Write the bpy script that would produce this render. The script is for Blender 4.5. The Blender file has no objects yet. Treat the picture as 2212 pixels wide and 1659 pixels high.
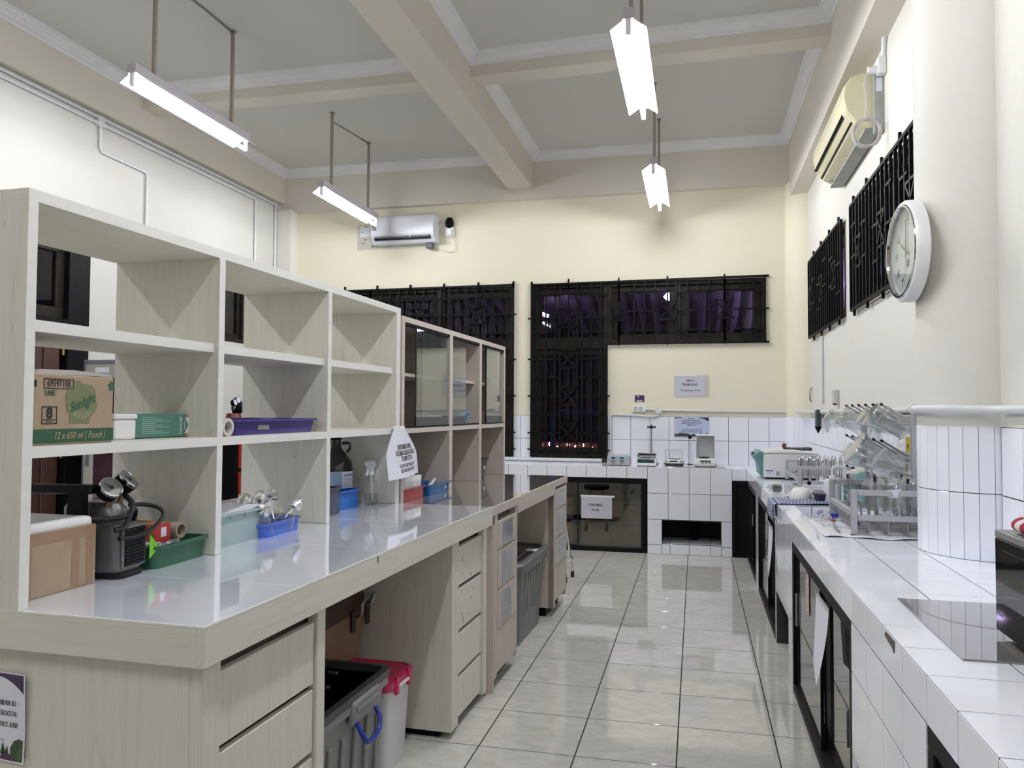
import bpy, bmesh, math, random
from mathutils import Matrix, Vector, Euler
random.seed(7)
PI = math.pi
SC = bpy.context.scene
COL = SC.collection

# ------------------------------------------------------------------ camera
F_PX, YAW, PITCH, ROLL, EYE = 1688.2, math.radians(13.2554), math.radians(1.9632), math.radians(0.3006), 1.3864
cam_d = bpy.data.cameras.new('camera')
cam = bpy.data.objects.new('camera', cam_d)
COL.objects.link(cam)
cam_d.sensor_fit = 'HORIZONTAL'
cam_d.sensor_width = 36.0
cam_d.lens = F_PX / 2212 * 36.0
cam_d.clip_start = 0.02
fw = Vector((-math.sin(YAW) * math.cos(PITCH), math.cos(YAW) * math.cos(PITCH), math.sin(PITCH)))
rt = Vector((math.cos(YAW), math.sin(YAW), 0))
up = rt.cross(fw)
r2 = rt * math.cos(ROLL) + up * math.sin(ROLL)
u2 = -rt * math.sin(ROLL) + up * math.cos(ROLL)
m = Matrix((r2, u2, -fw)).transposed().to_4x4()
m.translation = (0, 0, EYE)
cam.matrix_world = m
SC.camera = cam

# ------------------------------------------------------------------ world and exposure
wd = bpy.data.worlds.new('night')
SC.world = wd
wd.use_nodes = True
bg = wd.node_tree.nodes['Background']
bg.inputs[0].default_value = (0.10, 0.09, 0.16, 1)
bg.inputs[1].default_value = 0.08
SC.view_settings.view_transform = 'Standard'
SC.view_settings.look = 'None'
SC.view_settings.gamma = 1.0
SC.view_settings.exposure = 0.0
SC.view_settings.use_curve_mapping = False
SC.cycles.use_denoising = True
SC.cycles.max_bounces = 10
SC.cycles.diffuse_bounces = 5
SC.cycles.glossy_bounces = 4
SC.cycles.transmission_bounces = 8
SC.cycles.transparent_max_bounces = 32
SC.cycles.sample_clamp_indirect = 6.0
SC.cycles.caustics_reflective = False
SC.cycles.caustics_refractive = False
TUBE_STRENGTH = 215.0

# ------------------------------------------------------------------ materials
MATS = {}
def newmat(name):
    mt = bpy.data.materials.new(name)
    mt.use_nodes = True
    MATS[name] = mt
    nt = mt.node_tree
    return mt, nt, nt.nodes, nt.links, nt.nodes['Principled BSDF']

def mat(name, col, rough=0.5, metal=0.0, spec=0.5, var=0.06, scale=6.0, stretch=(1, 1, 1), bump=0.0, alpha=1.0, emit=0.0, coat=0.0, trans=0.0):
    """plain procedural material: colour with a little noise variation"""
    if name in MATS:
        return MATS[name]
    mt, nt, N, Lk, b = newmat(name)
    b.inputs['Roughness'].default_value = rough
    b.inputs['Metallic'].default_value = metal
    b.inputs['Specular IOR Level'].default_value = spec
    b.inputs['Alpha'].default_value = alpha
    if coat:
        b.inputs['Coat Weight'].default_value = coat
        b.inputs['Coat Roughness'].default_value = 0.05
    if trans:
        b.inputs['Transmission Weight'].default_value = trans
    if emit:
        b.inputs['Emission Color'].default_value = (*col, 1)
        b.inputs['Emission Strength'].default_value = emit
    tc = N.new('ShaderNodeTexCoord')
    mp = N.new('ShaderNodeMapping'); mp.inputs['Scale'].default_value = stretch
    nz = N.new('ShaderNodeTexNoise'); nz.inputs['Scale'].default_value = scale; nz.inputs['Detail'].default_value = 4
    Lk.new(tc.outputs['Object'], mp.inputs[0]); Lk.new(mp.outputs[0], nz.inputs['Vector'])
    rp = N.new('ShaderNodeValToRGB')
    lo = [max(0, c * (1 - var)) for c in col]; hi = [min(1, c * (1 + var)) for c in col]
    rp.color_ramp.elements[0].position = 0.3; rp.color_ramp.elements[0].color = (*lo, 1)
    rp.color_ramp.elements[1].position = 0.7; rp.color_ramp.elements[1].color = (*hi, 1)
    Lk.new(nz.outputs['Fac'], rp.inputs[0]); Lk.new(rp.outputs[0], b.inputs['Base Color'])
    if bump:
        bp = N.new('ShaderNodeBump'); bp.inputs['Strength'].default_value = bump; bp.inputs['Distance'].default_value = 0.004
        Lk.new(nz.outputs['Fac'], bp.inputs['Height']); Lk.new(bp.outputs[0], b.inputs['Normal'])
    return mt

def laminate(name, base, dark, stretch):
    """printed wood-grain laminate; grain runs along the axis with the small stretch value"""
    mt, nt, N, Lk, b = newmat(name)
    b.inputs['Roughness'].default_value = 0.42
    b.inputs['Specular IOR Level'].default_value = 0.35
    tc = N.new('ShaderNodeTexCoord')
    mp = N.new('ShaderNodeMapping'); mp.inputs['Scale'].default_value = stretch
    Lk.new(tc.outputs['Object'], mp.inputs[0])
    n1 = N.new('ShaderNodeTexNoise'); n1.inputs['Scale'].default_value = 55; n1.inputs['Detail'].default_value = 5
    n2 = N.new('ShaderNodeTexNoise'); n2.inputs['Scale'].default_value = 5; n2.inputs['Detail'].default_value = 2; n2.inputs['Distortion'].default_value = 1.2
    Lk.new(mp.outputs[0], n1.inputs['Vector']); Lk.new(mp.outputs[0], n2.inputs['Vector'])
    wv = N.new('ShaderNodeMath'); wv.operation = 'MULTIPLY'; wv.inputs[1].default_value = 9.0
    fr = N.new('ShaderNodeMath'); fr.operation = 'FRACT'
    Lk.new(n2.outputs['Fac'], wv.inputs[0]); Lk.new(wv.outputs[0], fr.inputs[0])
    r2_ = N.new('ShaderNodeValToRGB')
    r2_.color_ramp.elements[0].position = 0.0; r2_.color_ramp.elements[0].color = (*dark, 1)
    r2_.color_ramp.elements[1].position = 0.07; r2_.color_ramp.elements[1].color = (*base, 1)
    Lk.new(fr.outputs[0], r2_.inputs[0])
    r1 = N.new('ShaderNodeValToRGB')
    r1.color_ramp.elements[0].position = 0.35; r1.color_ramp.elements[0].color = (0.945, 0.94, 0.93, 1)
    r1.color_ramp.elements[1].position = 0.6; r1.color_ramp.elements[1].color = (1, 1, 1, 1)
    Lk.new(n1.outputs['Fac'], r1.inputs[0])
    mx = N.new('ShaderNodeMix'); mx.data_type = 'RGBA'; mx.blend_type = 'MULTIPLY'; mx.inputs[0].default_value = 1.0
    Lk.new(r2_.outputs[0], mx.inputs[6]); Lk.new(r1.outputs[0], mx.inputs[7]); Lk.new(mx.outputs[2], b.inputs['Base Color'])
    return mt

def glassmat(name, tint, refl=0.12, rough=0.02, edge=0.5, edgecol=(0.5, 0.53, 0.53), fres=0.85):
    """thin clear sheet or thin-walled vessel: see-through, mirror sheen, greyer rims"""
    mt, nt, N, Lk, b = newmat(name)
    N.remove(b)
    out = [n for n in N if n.type == 'OUTPUT_MATERIAL'][0]
    tr = N.new('ShaderNodeBsdfTransparent'); tr.inputs[0].default_value = (*tint, 1)
    gl = N.new('ShaderNodeBsdfGlossy'); gl.inputs['Roughness'].default_value = rough
    df = N.new('ShaderNodeBsdfDiffuse'); df.inputs[0].default_value = (*edgecol, 1)
    lw = N.new('ShaderNodeLayerWeight'); lw.inputs[0].default_value = 0.35
    pw = N.new('ShaderNodeMath'); pw.operation = 'POWER'; pw.inputs[1].default_value = 2.0
    Lk.new(lw.outputs['Facing'], pw.inputs[0])
    m1 = N.new('ShaderNodeMath'); m1.operation = 'MULTIPLY'; m1.inputs[1].default_value = edge
    Lk.new(pw.outputs[0], m1.inputs[0])
    a = N.new('ShaderNodeMixShader'); Lk.new(m1.outputs[0], a.inputs[0]); Lk.new(tr.outputs[0], a.inputs[1]); Lk.new(df.outputs[0], a.inputs[2])
    m2 = N.new('ShaderNodeMath'); m2.operation = 'MULTIPLY_ADD'; m2.inputs[1].default_value = fres; m2.inputs[2].default_value = refl; m2.use_clamp = True
    lw2 = N.new('ShaderNodeLayerWeight'); lw2.inputs[0].default_value = 0.5
    p5 = N.new('ShaderNodeMath'); p5.operation = 'POWER'; p5.inputs[1].default_value = 4.0
    Lk.new(lw2.outputs['Facing'], p5.inputs[0]); Lk.new(p5.outputs[0], m2.inputs[0])
    c = N.new('ShaderNodeMixShader'); Lk.new(m2.outputs[0], c.inputs[0]); Lk.new(a.outputs[0], c.inputs[1]); Lk.new(gl.outputs[0], c.inputs[2])
    Lk.new(c.outputs[0], out.inputs['Surface'])
    return mt

def paint(name, col, stain=(0.62, 0.55, 0.42), amount=0.25):
    """wall paint with faint large blotches and fine roughness"""
    mt, nt, N, Lk, b = newmat(name)
    b.inputs['Roughness'].default_value = 0.62
    b.inputs['Specular IOR Level'].default_value = 0.25
    tc = N.new('ShaderNodeTexCoord')
    n1 = N.new('ShaderNodeTexNoise'); n1.inputs['Scale'].default_value = 1.3; n1.inputs['Detail'].default_value = 6; n1.inputs['Roughness'].default_value = 0.65
    n2 = N.new('ShaderNodeTexNoise'); n2.inputs['Scale'].default_value = 90; n2.inputs['Detail'].default_value = 2
    Lk.new(tc.outputs['Object'], n1.inputs['Vector']); Lk.new(tc.outputs['Object'], n2.inputs['Vector'])
    rp = N.new('ShaderNodeValToRGB')
    rp.color_ramp.elements[0].position = 0.55; rp.color_ramp.elements[0].color = (0, 0, 0, 1)
    rp.color_ramp.elements[1].position = 0.8; rp.color_ramp.elements[1].color = (amount, amount, amount, 1)
    Lk.new(n1.outputs['Fac'], rp.inputs[0])
    mx = N.new('ShaderNodeMix'); mx.data_type = 'RGBA'
    mx.inputs[6].default_value = (*col, 1); mx.inputs[7].default_value = (*stain, 1)
    Lk.new(rp.outputs[0], mx.inputs[0]); Lk.new(mx.outputs[2], b.inputs['Base Color'])
    bp = N.new('ShaderNodeBump'); bp.inputs['Strength'].default_value = 0.12; bp.inputs['Distance'].default_value = 0.003
    Lk.new(n2.outputs['Fac'], bp.inputs['Height']); Lk.new(bp.outputs[0], b.inputs['Normal'])
    return mt

def stone(name, c0, c1, rough, scale, stretch=(1, 1, 1), per_object=True):
    """polished porcelain floor tile: cloudy veining, shifted for every tile"""
    mt, nt, N, Lk, b = newmat(name)
    b.inputs['Roughness'].default_value = rough
    b.inputs['Specular IOR Level'].default_value = 0.95
    tc = N.new('ShaderNodeTexCoord'); oi = N.new('ShaderNodeObjectInfo')
    ad = N.new('ShaderNodeVectorMath'); ad.operation = 'ADD'
    sc = N.new('ShaderNodeVectorMath'); sc.operation = 'SCALE'; sc.inputs['Scale'].default_value = 0.0
    Lk.new(tc.outputs['Object'], ad.inputs[0])
    if per_object:
        cx_ = N.new('ShaderNodeCombineXYZ'); mu = N.new('ShaderNodeMath'); mu.operation = 'MULTIPLY'; mu.inputs[1].default_value = 37.0
        Lk.new(oi.outputs['Random'], mu.inputs[0]); Lk.new(mu.outputs[0], cx_.inputs[0]); Lk.new(mu.outputs[0], cx_.inputs[2])
        Lk.new(cx_.outputs[0], ad.inputs[1])
    mp = N.new('ShaderNodeMapping'); mp.inputs['Scale'].default_value = stretch
    Lk.new(ad.outputs[0], mp.inputs[0])
    n1 = N.new('ShaderNodeTexNoise'); n1.inputs['Scale'].default_value = scale; n1.inputs['Detail'].default_value = 8; n1.inputs['Roughness'].default_value = 0.68; n1.inputs['Distortion'].default_value = 0.8
    Lk.new(mp.outputs[0], n1.inputs['Vector'])
    rp = N.new('ShaderNodeValToRGB')
    rp.color_ramp.elements[0].position = 0.32; rp.color_ramp.elements[0].color = (*c0, 1)
    rp.color_ramp.elements[1].position = 0.62; rp.color_ramp.elements[1].color = (*c1, 1)
    Lk.new(n1.outputs['Fac'], rp.inputs[0]); Lk.new(rp.outputs[0], b.inputs['Base Color'])
    return mt

WALL = paint('cream_wall_paint', (0.76, 0.715, 0.575))
WALLW = paint('pale_wall_paint', (0.70, 0.68, 0.635))
WALLL = paint('pale_left_wall_paint', (0.60, 0.595, 0.565))
BEAM = paint('beam_paint', (0.70, 0.655, 0.585), amount=0.1)
CEIL = paint('ceiling_paint', (0.64, 0.63, 0.615), stain=(0.6, 0.58, 0.55), amount=0.15)
CORN = mat('cornice_plaster', (0.80, 0.80, 0.82), 0.6, var=0.03)
TILE = mat('white_glazed_tile', (0.845, 0.865, 0.945), 0.03, spec=0.9, var=0.015, scale=2)
GROUT = mat('dark_grout', (0.035, 0.035, 0.035), 0.9, var=0.3, scale=40)
FTILE = stone('polished_floor_tile', (0.53, 0.515, 0.475), (0.66, 0.645, 0.61), 0.035, 9.0, (1, 2.0, 1))
FGROUT = mat('floor_grout', (0.02, 0.02, 0.02), 0.9, var=0.3, scale=40)
LAM_V = laminate('cream_laminate_upright', (0.67, 0.65, 0.58), (0.60, 0.575, 0.50), (1, 1, 0.06))
LAM_H = laminate('cream_laminate_lengthwise', (0.67, 0.65, 0.58), (0.60, 0.575, 0.50), (1, 0.06, 1))
LAM_E = mat('pale_lit_edge_banding', (0.74, 0.735, 0.71), 0.4, var=0.04, scale=30, stretch=(1, 0.05, 1))  # pale banding; on shelf fronts the lamp light is put into its colour
GRY_V = laminate('mauve_laminate_upright', (0.54, 0.475, 0.425), (0.46, 0.40, 0.355), (1, 1, 0.06))
GRY_H = laminate('mauve_laminate_lengthwise', (0.56, 0.495, 0.445), (0.48, 0.42, 0.375), (1, 0.06, 1))
GRY_E = mat('mauve_edge_banding', (0.58, 0.51, 0.47), 0.4, var=0.05, scale=30, stretch=(1, 0.05, 1))
BTOP = mat('lilac_white_bench_glaze', (0.83, 0.875, 1.0), 0.02, spec=1.0, var=0.015, scale=2, coat=1.0)
GTOP = mat('grey_bench_glaze', (0.33, 0.32, 0.315), 0.02, spec=1.0, var=0.03, scale=3, coat=1.0)
BLACK = mat('black_painted_metal', (0.004, 0.004, 0.005), 0.5, spec=0.12, var=0.3, scale=20)
FRAME = mat('dark_brown_window_wood', (0.013, 0.010, 0.007), 0.5, spec=0.15, var=0.3, scale=15)
ALU = mat('brushed_aluminium', (0.50, 0.50, 0.52), 0.38, metal=0.55, var=0.05, scale=20)
CHROME = mat('chrome', (0.72, 0.72, 0.73), 0.12, metal=1.0, var=0.03)
STEEL = mat('dull_steel', (0.42, 0.42, 0.43), 0.3, metal=0.9, var=0.08, scale=12)
WPLA = mat('white_plastic', (0.78, 0.79, 0.80), 0.3, var=0.02)
PVC = mat('white_pvc_conduit', (0.66, 0.67, 0.69), 0.35, var=0.03)
PAPER = mat('white_paper', (0.72, 0.73, 0.82), 0.55, var=0.02, scale=3)
INK = mat('black_ink', (0.015, 0.015, 0.02), 0.7, var=0.1)
DGLASS = glassmat('dark_window_glass', (0.55, 0.50, 0.62), refl=0.03, edge=0.02, fres=0.6)
CGLASS = glassmat('clear_pane_glass', (0.92, 0.95, 0.945), refl=0.10, edge=0.15)
SMOKE = glassmat('smoky_cabinet_glass', (0.72, 0.73, 0.70), refl=0.14, edge=0.1)
GLASS = glassmat('laboratory_glass', (0.965, 0.975, 0.975), refl=0.10, rough=0.04, edge=0.5, edgecol=(0.62, 0.64, 0.65))
CLEARP = glassmat('clear_plastic', (0.985, 0.986, 0.99), refl=0.03, rough=0.10, edge=0.5, edgecol=(0.66, 0.66, 0.70))
RUBBER = mat('black_rubber', (0.008, 0.008, 0.009), 0.5, spec=0.25, var=0.2)
CARD = mat('brown_cardboard', (0.36, 0.265, 0.18), 0.75, var=0.08, scale=14)
TAPE = mat('brown_packing_tape', (0.30, 0.19, 0.115), 0.35, var=0.06)

# ------------------------------------------------------------------ mesh building
class MB:
    def __init__(s):
        s.v = []; s.f = []
    def add(s, vs, fs, M=None):
        n = len(s.v)
        for p in vs:
            p = Vector(p)
            s.v.append(M @ p if M else p)
        s.f += [[i + n for i in q] for q in fs]
        return s
    def box(s, x0, x1, y0, y1, z0, z1, M=None):
        vs = [(x0, y0, z0), (x1, y0, z0), (x1, y1, z0), (x0, y1, z0), (x0, y0, z1), (x1, y0, z1), (x1, y1, z1), (x0, y1, z1)]
        return s.add(vs, [(0, 3, 2, 1), (4, 5, 6, 7), (0, 1, 5, 4), (1, 2, 6, 5), (2, 3, 7, 6), (3, 0, 4, 7)], M)
    def loft(s, rings, cap0=True, cap1=True, close=True, M=None):
        n = len(rings[0]); vs = [p for r in rings for p in r]; fs = []
        for i in range(len(rings) - 1):
            for j in range(n if close else n - 1):
                k = (j + 1) % n
                fs.append((i * n + j, i * n + k, (i + 1) * n + k, (i + 1) * n + j))
        if cap0: fs.append(tuple(range(n - 1, -1, -1)))
        if cap1: fs.append(tuple((len(rings) - 1) * n + j for j in range(n)))
        return s.add(vs, fs, M)
    def lathe(s, prof, n=24, M=None, cap0=True, cap1=True):
        """prof: (radius, z) list turned about z"""
        rings = [[(r * math.cos(2 * PI * j / n), r * math.sin(2 * PI * j / n), z) for j in range(n)] for r, z in prof]
        return s.loft(rings, cap0, cap1, True, M)
    def cyl(s, p0, p1, r0, r1=None, n=12, cap=True):
        p0 = Vector(p0); p1 = Vector(p1); r1 = r0 if r1 is None else r1
        d = p1 - p0
        q = d.to_track_quat('Z', 'Y').to_matrix().to_4x4(); q.translation = p0
        return s.lathe([(r0, 0), (r1, d.length)], n, q, cap, cap)
    def tube(s, pts, r, n=8, closed=False):
        pts = [Vector(p) for p in pts]; rings = []
        ref = None
        for i, p in enumerate(pts):
            a = pts[i - 1] if (i > 0 or closed) else pts[0]
            b = pts[(i + 1) % len(pts)] if (i < len(pts) - 1 or closed) else pts[-1]
            t = (b - a).normalized()
            if ref is None:
                ref = t.orthogonal().normalized()
            ref = (ref - t * ref.dot(t)).normalized()
            w = t.cross(ref)
            rings.append([p + (ref * math.cos(2 * PI * j / n) + w * math.sin(2 * PI * j / n)) * r for j in range(n)])
        if closed: rings.append(rings[0])
        return s.loft(rings, not closed, not closed)
    def hose(s, pts, r, n=8, closed=False):
        """tube along a smoothed path"""
        if closed: return s.tube(pts, r, n, True)
        P = [Vector(p) for p in pts]; Q = []
        for i in range(len(P) - 1):
            a, b, c, d = P[max(i - 1, 0)], P[i], P[i + 1], P[min(i + 2, len(P) - 1)]
            for k in range(4):
                u = k / 4
                Q.append(.5 * (2 * b + (c - a) * u + (2 * a - 5 * b + 4 * c - d) * u * u + (3 * b - a - 3 * c + d) * u ** 3))
        return s.tube(Q + [P[-1]], r, n)
    def prism(s, poly, z0, z1, M=None):
        """poly: xy outline, extruded along z"""
        return s.loft([[(x, y, z0) for x, y in poly], [(x, y, z1) for x, y in poly]], True, True, True, M)
    def mesh(s, name, bev=0.0, seg=1, smooth=False, angle=40):
        me = bpy.data.meshes.new(name)
        me.from_pydata([tuple(p) for p in s.v], [], s.f)
        bm = bmesh.new(); bm.from_mesh(me)
        bmesh.ops.recalc_face_normals(bm, faces=bm.faces[:])
        if bev:
            eds = [e for e in bm.edges if len(e.link_faces) == 2 and e.calc_face_angle(0) > math.radians(30)]
            bmesh.ops.bevel(bm, geom=eds, offset=bev, segments=seg, affect='EDGES', profile=0.5, clamp_overlap=True)
        if smooth:
            for f in bm.faces: f.smooth = True
            for e in bm.edges:
                if len(e.link_faces) == 2 and e.calc_face_angle(0) > math.radians(angle): e.smooth = False
        bm.to_mesh(me); bm.free()
        return me
    def build(s, name, material, parent=None, bev=0.0, seg=1, smooth=False, loc=None, rot=None, angle=40):
        return put(name, s.mesh(name, bev, seg, smooth, angle), material, parent, loc, rot)

def put(name, me, material=None, parent=None, loc=None, rot=None):
    if material is not None and not me.materials: me.materials.append(material)
    o = bpy.data.objects.new(name, me); COL.objects.link(o)
    if parent is not None: o.parent = parent
    if loc is not None: o.location = loc
    if rot is not None: o.rotation_euler = rot
    return o

def B(x0, x1, y0, y1, z0, z1): return MB().box(x0, x1, y0, y1, z0, z1)

def tag(o, label, cat, group=None, kind=None):
    o['label'] = label
    if cat: o['category'] = cat
    if group: o['group'] = group
    if kind: o['kind'] = kind
    return o

def thing(name, label, cat, loc=(0, 0, 0), rz=0.0, group=None, rot=None):
    o = bpy.data.objects.new(name, None); COL.objects.link(o)
    o.empty_display_size = 0.05
    o.location = loc
    o.rotation_euler = rot if rot else (0, 0, rz)
    return tag(o, label, cat, group)

def struct(name, label, mb, material, bev=0.0, **k):
    o = mb.build(name, material, None, bev, **k)
    o['kind'] = 'structure'; o['label'] = label
    return o

def dup(o, loc=None, rot=None, label=None, parent=None):
    c = o.copy(); COL.objects.link(c); c.parent = parent
    if parent is None:
        if loc is not None: c.location = loc
        if rot is not None: c.rotation_euler = rot
        if label: c['label'] = label
    for ch in list(o.children):
        dup(ch, parent=c)
    return c

def rrect(w, d, r, n=4, cx=0.0, cy=0.0):
    pts = []
    for (sx, sy, a0) in ((1, 1, 0), (-1, 1, 90), (-1, -1, 180), (1, -1, 270)):
        for i in range(n + 1):
            a = math.radians(a0 + 90 * i / n)
            pts.append((cx + sx * (w / 2 - r) + r * math.cos(a), cy + sy * (d / 2 - r) + r * math.sin(a)))
    return pts

def ring(w, d, r, z, n=4): return [(x, y, z) for x, y in rrect(w, d, r, n)]

def tub(w, d, h, taper=0.85, r=0.02, lip=0.008, t=0.003, floor=0.004):
    """open tapered tray or bin with a turned-out lip; w,d are the rim size"""
    wb, db = w * taper, d * taper
    return MB().loft([ring(wb, db, r * 0.8, 0), ring(w - 2 * lip, d - 2 * lip, r, h - 0.008), ring(w, d, r + lip, h - 0.008), ring(w, d, r + lip, h),
                      ring(w - 2 * lip - 2 * t, d - 2 * lip - 2 * t, r, h), ring(wb - 2 * t, db - 2 * t, r * 0.7, floor)])

# lettering -----------------------------------------------------------------
def text(s, size, material, parent, loc, rot, align='CENTER', bold=0.0, shear=0.0, sx=1.0, name='lettering', warp=None, space=1.0):
    cu = bpy.data.curves.new('t', 'FONT'); cu.body = s; cu.size = size; cu.align_x = align; cu.align_y = 'CENTER'
    cu.offset = bold; cu.shear = shear; cu.resolution_u = 3; cu.space_character = space; cu.fill_mode = 'FRONT'
    o = bpy.data.objects.new('t', cu); COL.objects.link(o)
    dg = bpy.context.evaluated_depsgraph_get(); dg.update()
    me = bpy.data.meshes.new_from_object(o.evaluated_get(dg))
    bpy.data.objects.remove(o); bpy.data.curves.remove(cu)
    me.name = name
    for v in me.vertices:
        v.co.x *= sx
        if warp: v.co = warp(v.co)
    me.materials.clear()
    return put(name, me, material, parent, loc, rot)

# serif capitals built from stems, hairlines, serifs and bowls -------------------
def _arc(cx, cy, rx, ry, a0, a1, tw, th_, n=9):
    o, i_ = [], []
    for k in range(n + 1):
        a = math.radians(a0 + (a1 - a0) * k / n)
        o.append((cx + rx * math.cos(a), cy + ry * math.sin(a))); i_.append((cx + (rx - tw) * math.cos(a), cy + (ry - th_) * math.sin(a)))
    return [[o[k], o[k + 1], i_[k + 1], i_[k]] for k in range(n)]
def _v(x, y0=0, y1=1, w=.19): return [[(x - w / 2, y0), (x + w / 2, y0), (x + w / 2, y1), (x - w / 2, y1)]]
def _h(x0, x1, y, w=.09): return [[(x0, y - w / 2), (x1, y - w / 2), (x1, y + w / 2), (x0, y + w / 2)]]
def _d(x0, y0, x1, y1, w): return [[(x0 - w / 2, y0), (x0 + w / 2, y0), (x1 + w / 2, y1), (x1 - w / 2, y1)]]
def _s(x, y, w=.30): return [[(x - w / 2, y - (.075 if y > .5 else 0)), (x + w / 2, y - (.075 if y > .5 else 0)), (x + w / 2, y + (0 if y > .5 else .075)), (x - w / 2, y + (0 if y > .5 else .075))]]
_st = lambda x: _v(x) + _s(x, 0) + _s(x, 1)
SERIF = {
 'A': (.80, _d(.06, 0, .36, 1, .09) + _d(.40, 1, .68, 0, .20) + _h(.17, .56, .33) + _s(.07, 0, .24) + _s(.68, 0, .28)),
 'B': (.72, _st(.18) + _h(.18, .42, .975) + _h(.18, .44, .52) + _h(.18, .44, .028) + _arc(.40, .755, .22, .245, -90, 90, .18, .09) + _arc(.42, .27, .25, .27, -90, 90, .19, .09)),
 'C': (.74, _arc(.40, .5, .36, .52, 40, 320, .19, .09, 16) + _v(.66, .70, .98, .085) + _v(.66, .10, .28, .04)),
 'D': (.80, _st(.18) + _h(.18, .36, .972) + _h(.18, .36, .028) + _arc(.36, .5, .37, .5, -90, 90, .19, .09, 12)),
 'E': (.68, _st(.18) + _h(.18, .58, .972) + _h(.18, .44, .52) + _h(.18, .60, .028) + _v(.575, .80, 1, .085) + _v(.595, 0, .22, .085) + _v(.44, .40, .64, .07)),
 'F': (.62, _st(.18) + _h(.18, .58, .972) + _h(.18, .44, .52) + _v(.575, .78, 1, .085) + _v(.44, .40, .64, .07)),
 'G': (.80, _arc(.40, .5, .36, .52, 40, 330, .19, .09, 16) + _v(.66, .72, .98, .085) + _v(.66, .08, .42, .13) + _s(.64, .42, .28)),
 'H': (.82, _st(.18) + _st(.64) + _h(.18, .64, .5)),
 'I': (.38, _st(.19)),
 'J': (.48, _v(.28, .18, 1) + _s(.28, 1) + _arc(.16, .16, .19, .18, 180, 360, .10, .09)),
 'K': (.80, _st(.18) + _d(.26, .45, .62, 1, .09) + _d(.68, 0, .36, .58, .20) + _s(.62, 1, .24) + _s(.68, 0, .28)),
 'L': (.66, _st(.18) + _h(.18, .60, .028) + _v(.595, 0, .26, .085)),
 'M': (.98, _v(.14, 0, 1, .09) + _s(.14, 0, .24) + _s(.14, 1, .24) + _d(.50, 0, .18, 1, .19) + _d(.48, 0, .80, 1, .085) + _v(.82, 0, 1, .19) + _s(.82, 0, .28) + _s(.84, 1, .26)),
 'N': (.82, _v(.15, 0, 1, .09) + _s(.15, 0, .24) + _s(.14, 1, .22) + _d(.66, 0, .18, 1, .20) + _v(.67, 0, 1, .09) + _s(.67, 1, .24)),
 'O': (.80, _arc(.40, .5, .36, .52, 0, 360, .19, .09, 22)),
 'P': (.66, _st(.18) + _h(.18, .40, .975) + _h(.18, .40, .45) + _arc(.38, .71, .24, .285, -90, 90, .18, .09)),
 'R': (.78, _st(.18) + _h(.18, .40, .975) + _h(.18, .40, .47) + _arc(.38, .72, .24, .275, -90, 90, .18, .09) + _d(.66, 0, .38, .48, .20) + _s(.66, 0, .24)),
 'S': (.60, _arc(.30, .745, .22, .27, 30, 270, .17, .09) + _arc(.30, .255, .24, .28, -150, 90, .18, .09) + _v(.49, .74, .98, .07) + _v(.075, .04, .28, .07)),
 'T': (.72, _v(.36) + _s(.36, 0) + _h(.06, .66, .972) + _v(.075, .76, 1, .085) + _v(.645, .76, 1, .085)),
 'U': (.80, _v(.18, .28, 1) + _s(.18, 1) + _v(.65, .28, 1, .09) + _s(.65, 1, .24) + _arc(.40, .30, .29, .32, 180, 360, .18, .09)),
 'W': (1.06, _d(.32, 0, .12, 1, .19) + _d(.32, 0, .52, 1, .085) + _d(.72, 0, .50, 1, .19) + _d(.74, 0, .92, 1, .085) + _s(.12, 1, .26) + _s(.50, 1, .24) + _s(.92, 1, .22)),
 'Y': (.76, _v(.38, 0, .48) + _s(.38, 0) + _d(.38, .44, .12, 1, .19) + _d(.40, .44, .64, 1, .085) + _s(.12, 1, .26) + _s(.64, 1, .22)),
 'Z': (.68, _h(.08, .60, .972) + _h(.06, .62, .028) + _d(.12, .03, .54, .97, .20) + _v(.085, .78, 1, .085) + _v(.60, 0, .22, .085)),
 '3': (.58, _arc(.24, .75, .23, .26, -90, 150, .17, .09) + _arc(.24, .26, .27, .28, -150, 90, .18, .09)),
 ')': (.40, _arc(-.10, .42, .40, .68, -55, 55, .09, .02, 10)),
 '(': (.40, [[(.40 - x, y) for x, y in q] for q in _arc(-.10, .42, .40, .68, -55, 55, .09, .02, 10)]),
 ' ': (.34, []), '-': (.40, _h(.06, .34, .4, .09)),
}
def serif(s, cap, material, parent, loc, rot, align='CENTER', shear=0.0, sx=1.0, warp=None, name='lettering'):
    x, polys = 0.0, []
    for ch in s:
        adv, q = SERIF[ch]
        polys += [[(px + x, py) for px, py in p] for p in q]; x += adv
    x0 = {'CENTER': -x / 2, 'RIGHT': -x, 'LEFT': 0}[align]
    mb = MB()
    for i, p in enumerate(polys):
        vs = []
        for px, py in p:
            v = Vector(((px + x0 + shear * py) * cap * sx, (py - .5) * cap, (i % 7) * 1e-5))
            vs.append(warp(v) if warp else v)
        mb.add(vs, [tuple(range(len(vs)))])
    me = bpy.data.meshes.new(name); me.from_pydata([tuple(v) for v in mb.v], [], mb.f)
    return put(name, me, material, parent, loc, rot)
FACE_Y = (PI / 2, 0, 0)            # print that faces -Y
FACE_PX = (PI / 2, 0, PI / 2)      # print that faces +X
FACE_MX = (PI / 2, 0, -PI / 2)     # print that faces -X

# tiles ---------------------------------------------------------------------
TCACHE = {}
def tile_mesh(w, h, t, material, bev):
    key = (round(w, 4), round(h, 4), t, material.name)
    if key not in TCACHE:
        me = MB().box(-w / 2, w / 2, -h / 2, h / 2, 0, t).mesh('tile', bev)
        me.materials.append(material)
        TCACHE[key] = me
    return TCACHE[key]

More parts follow.
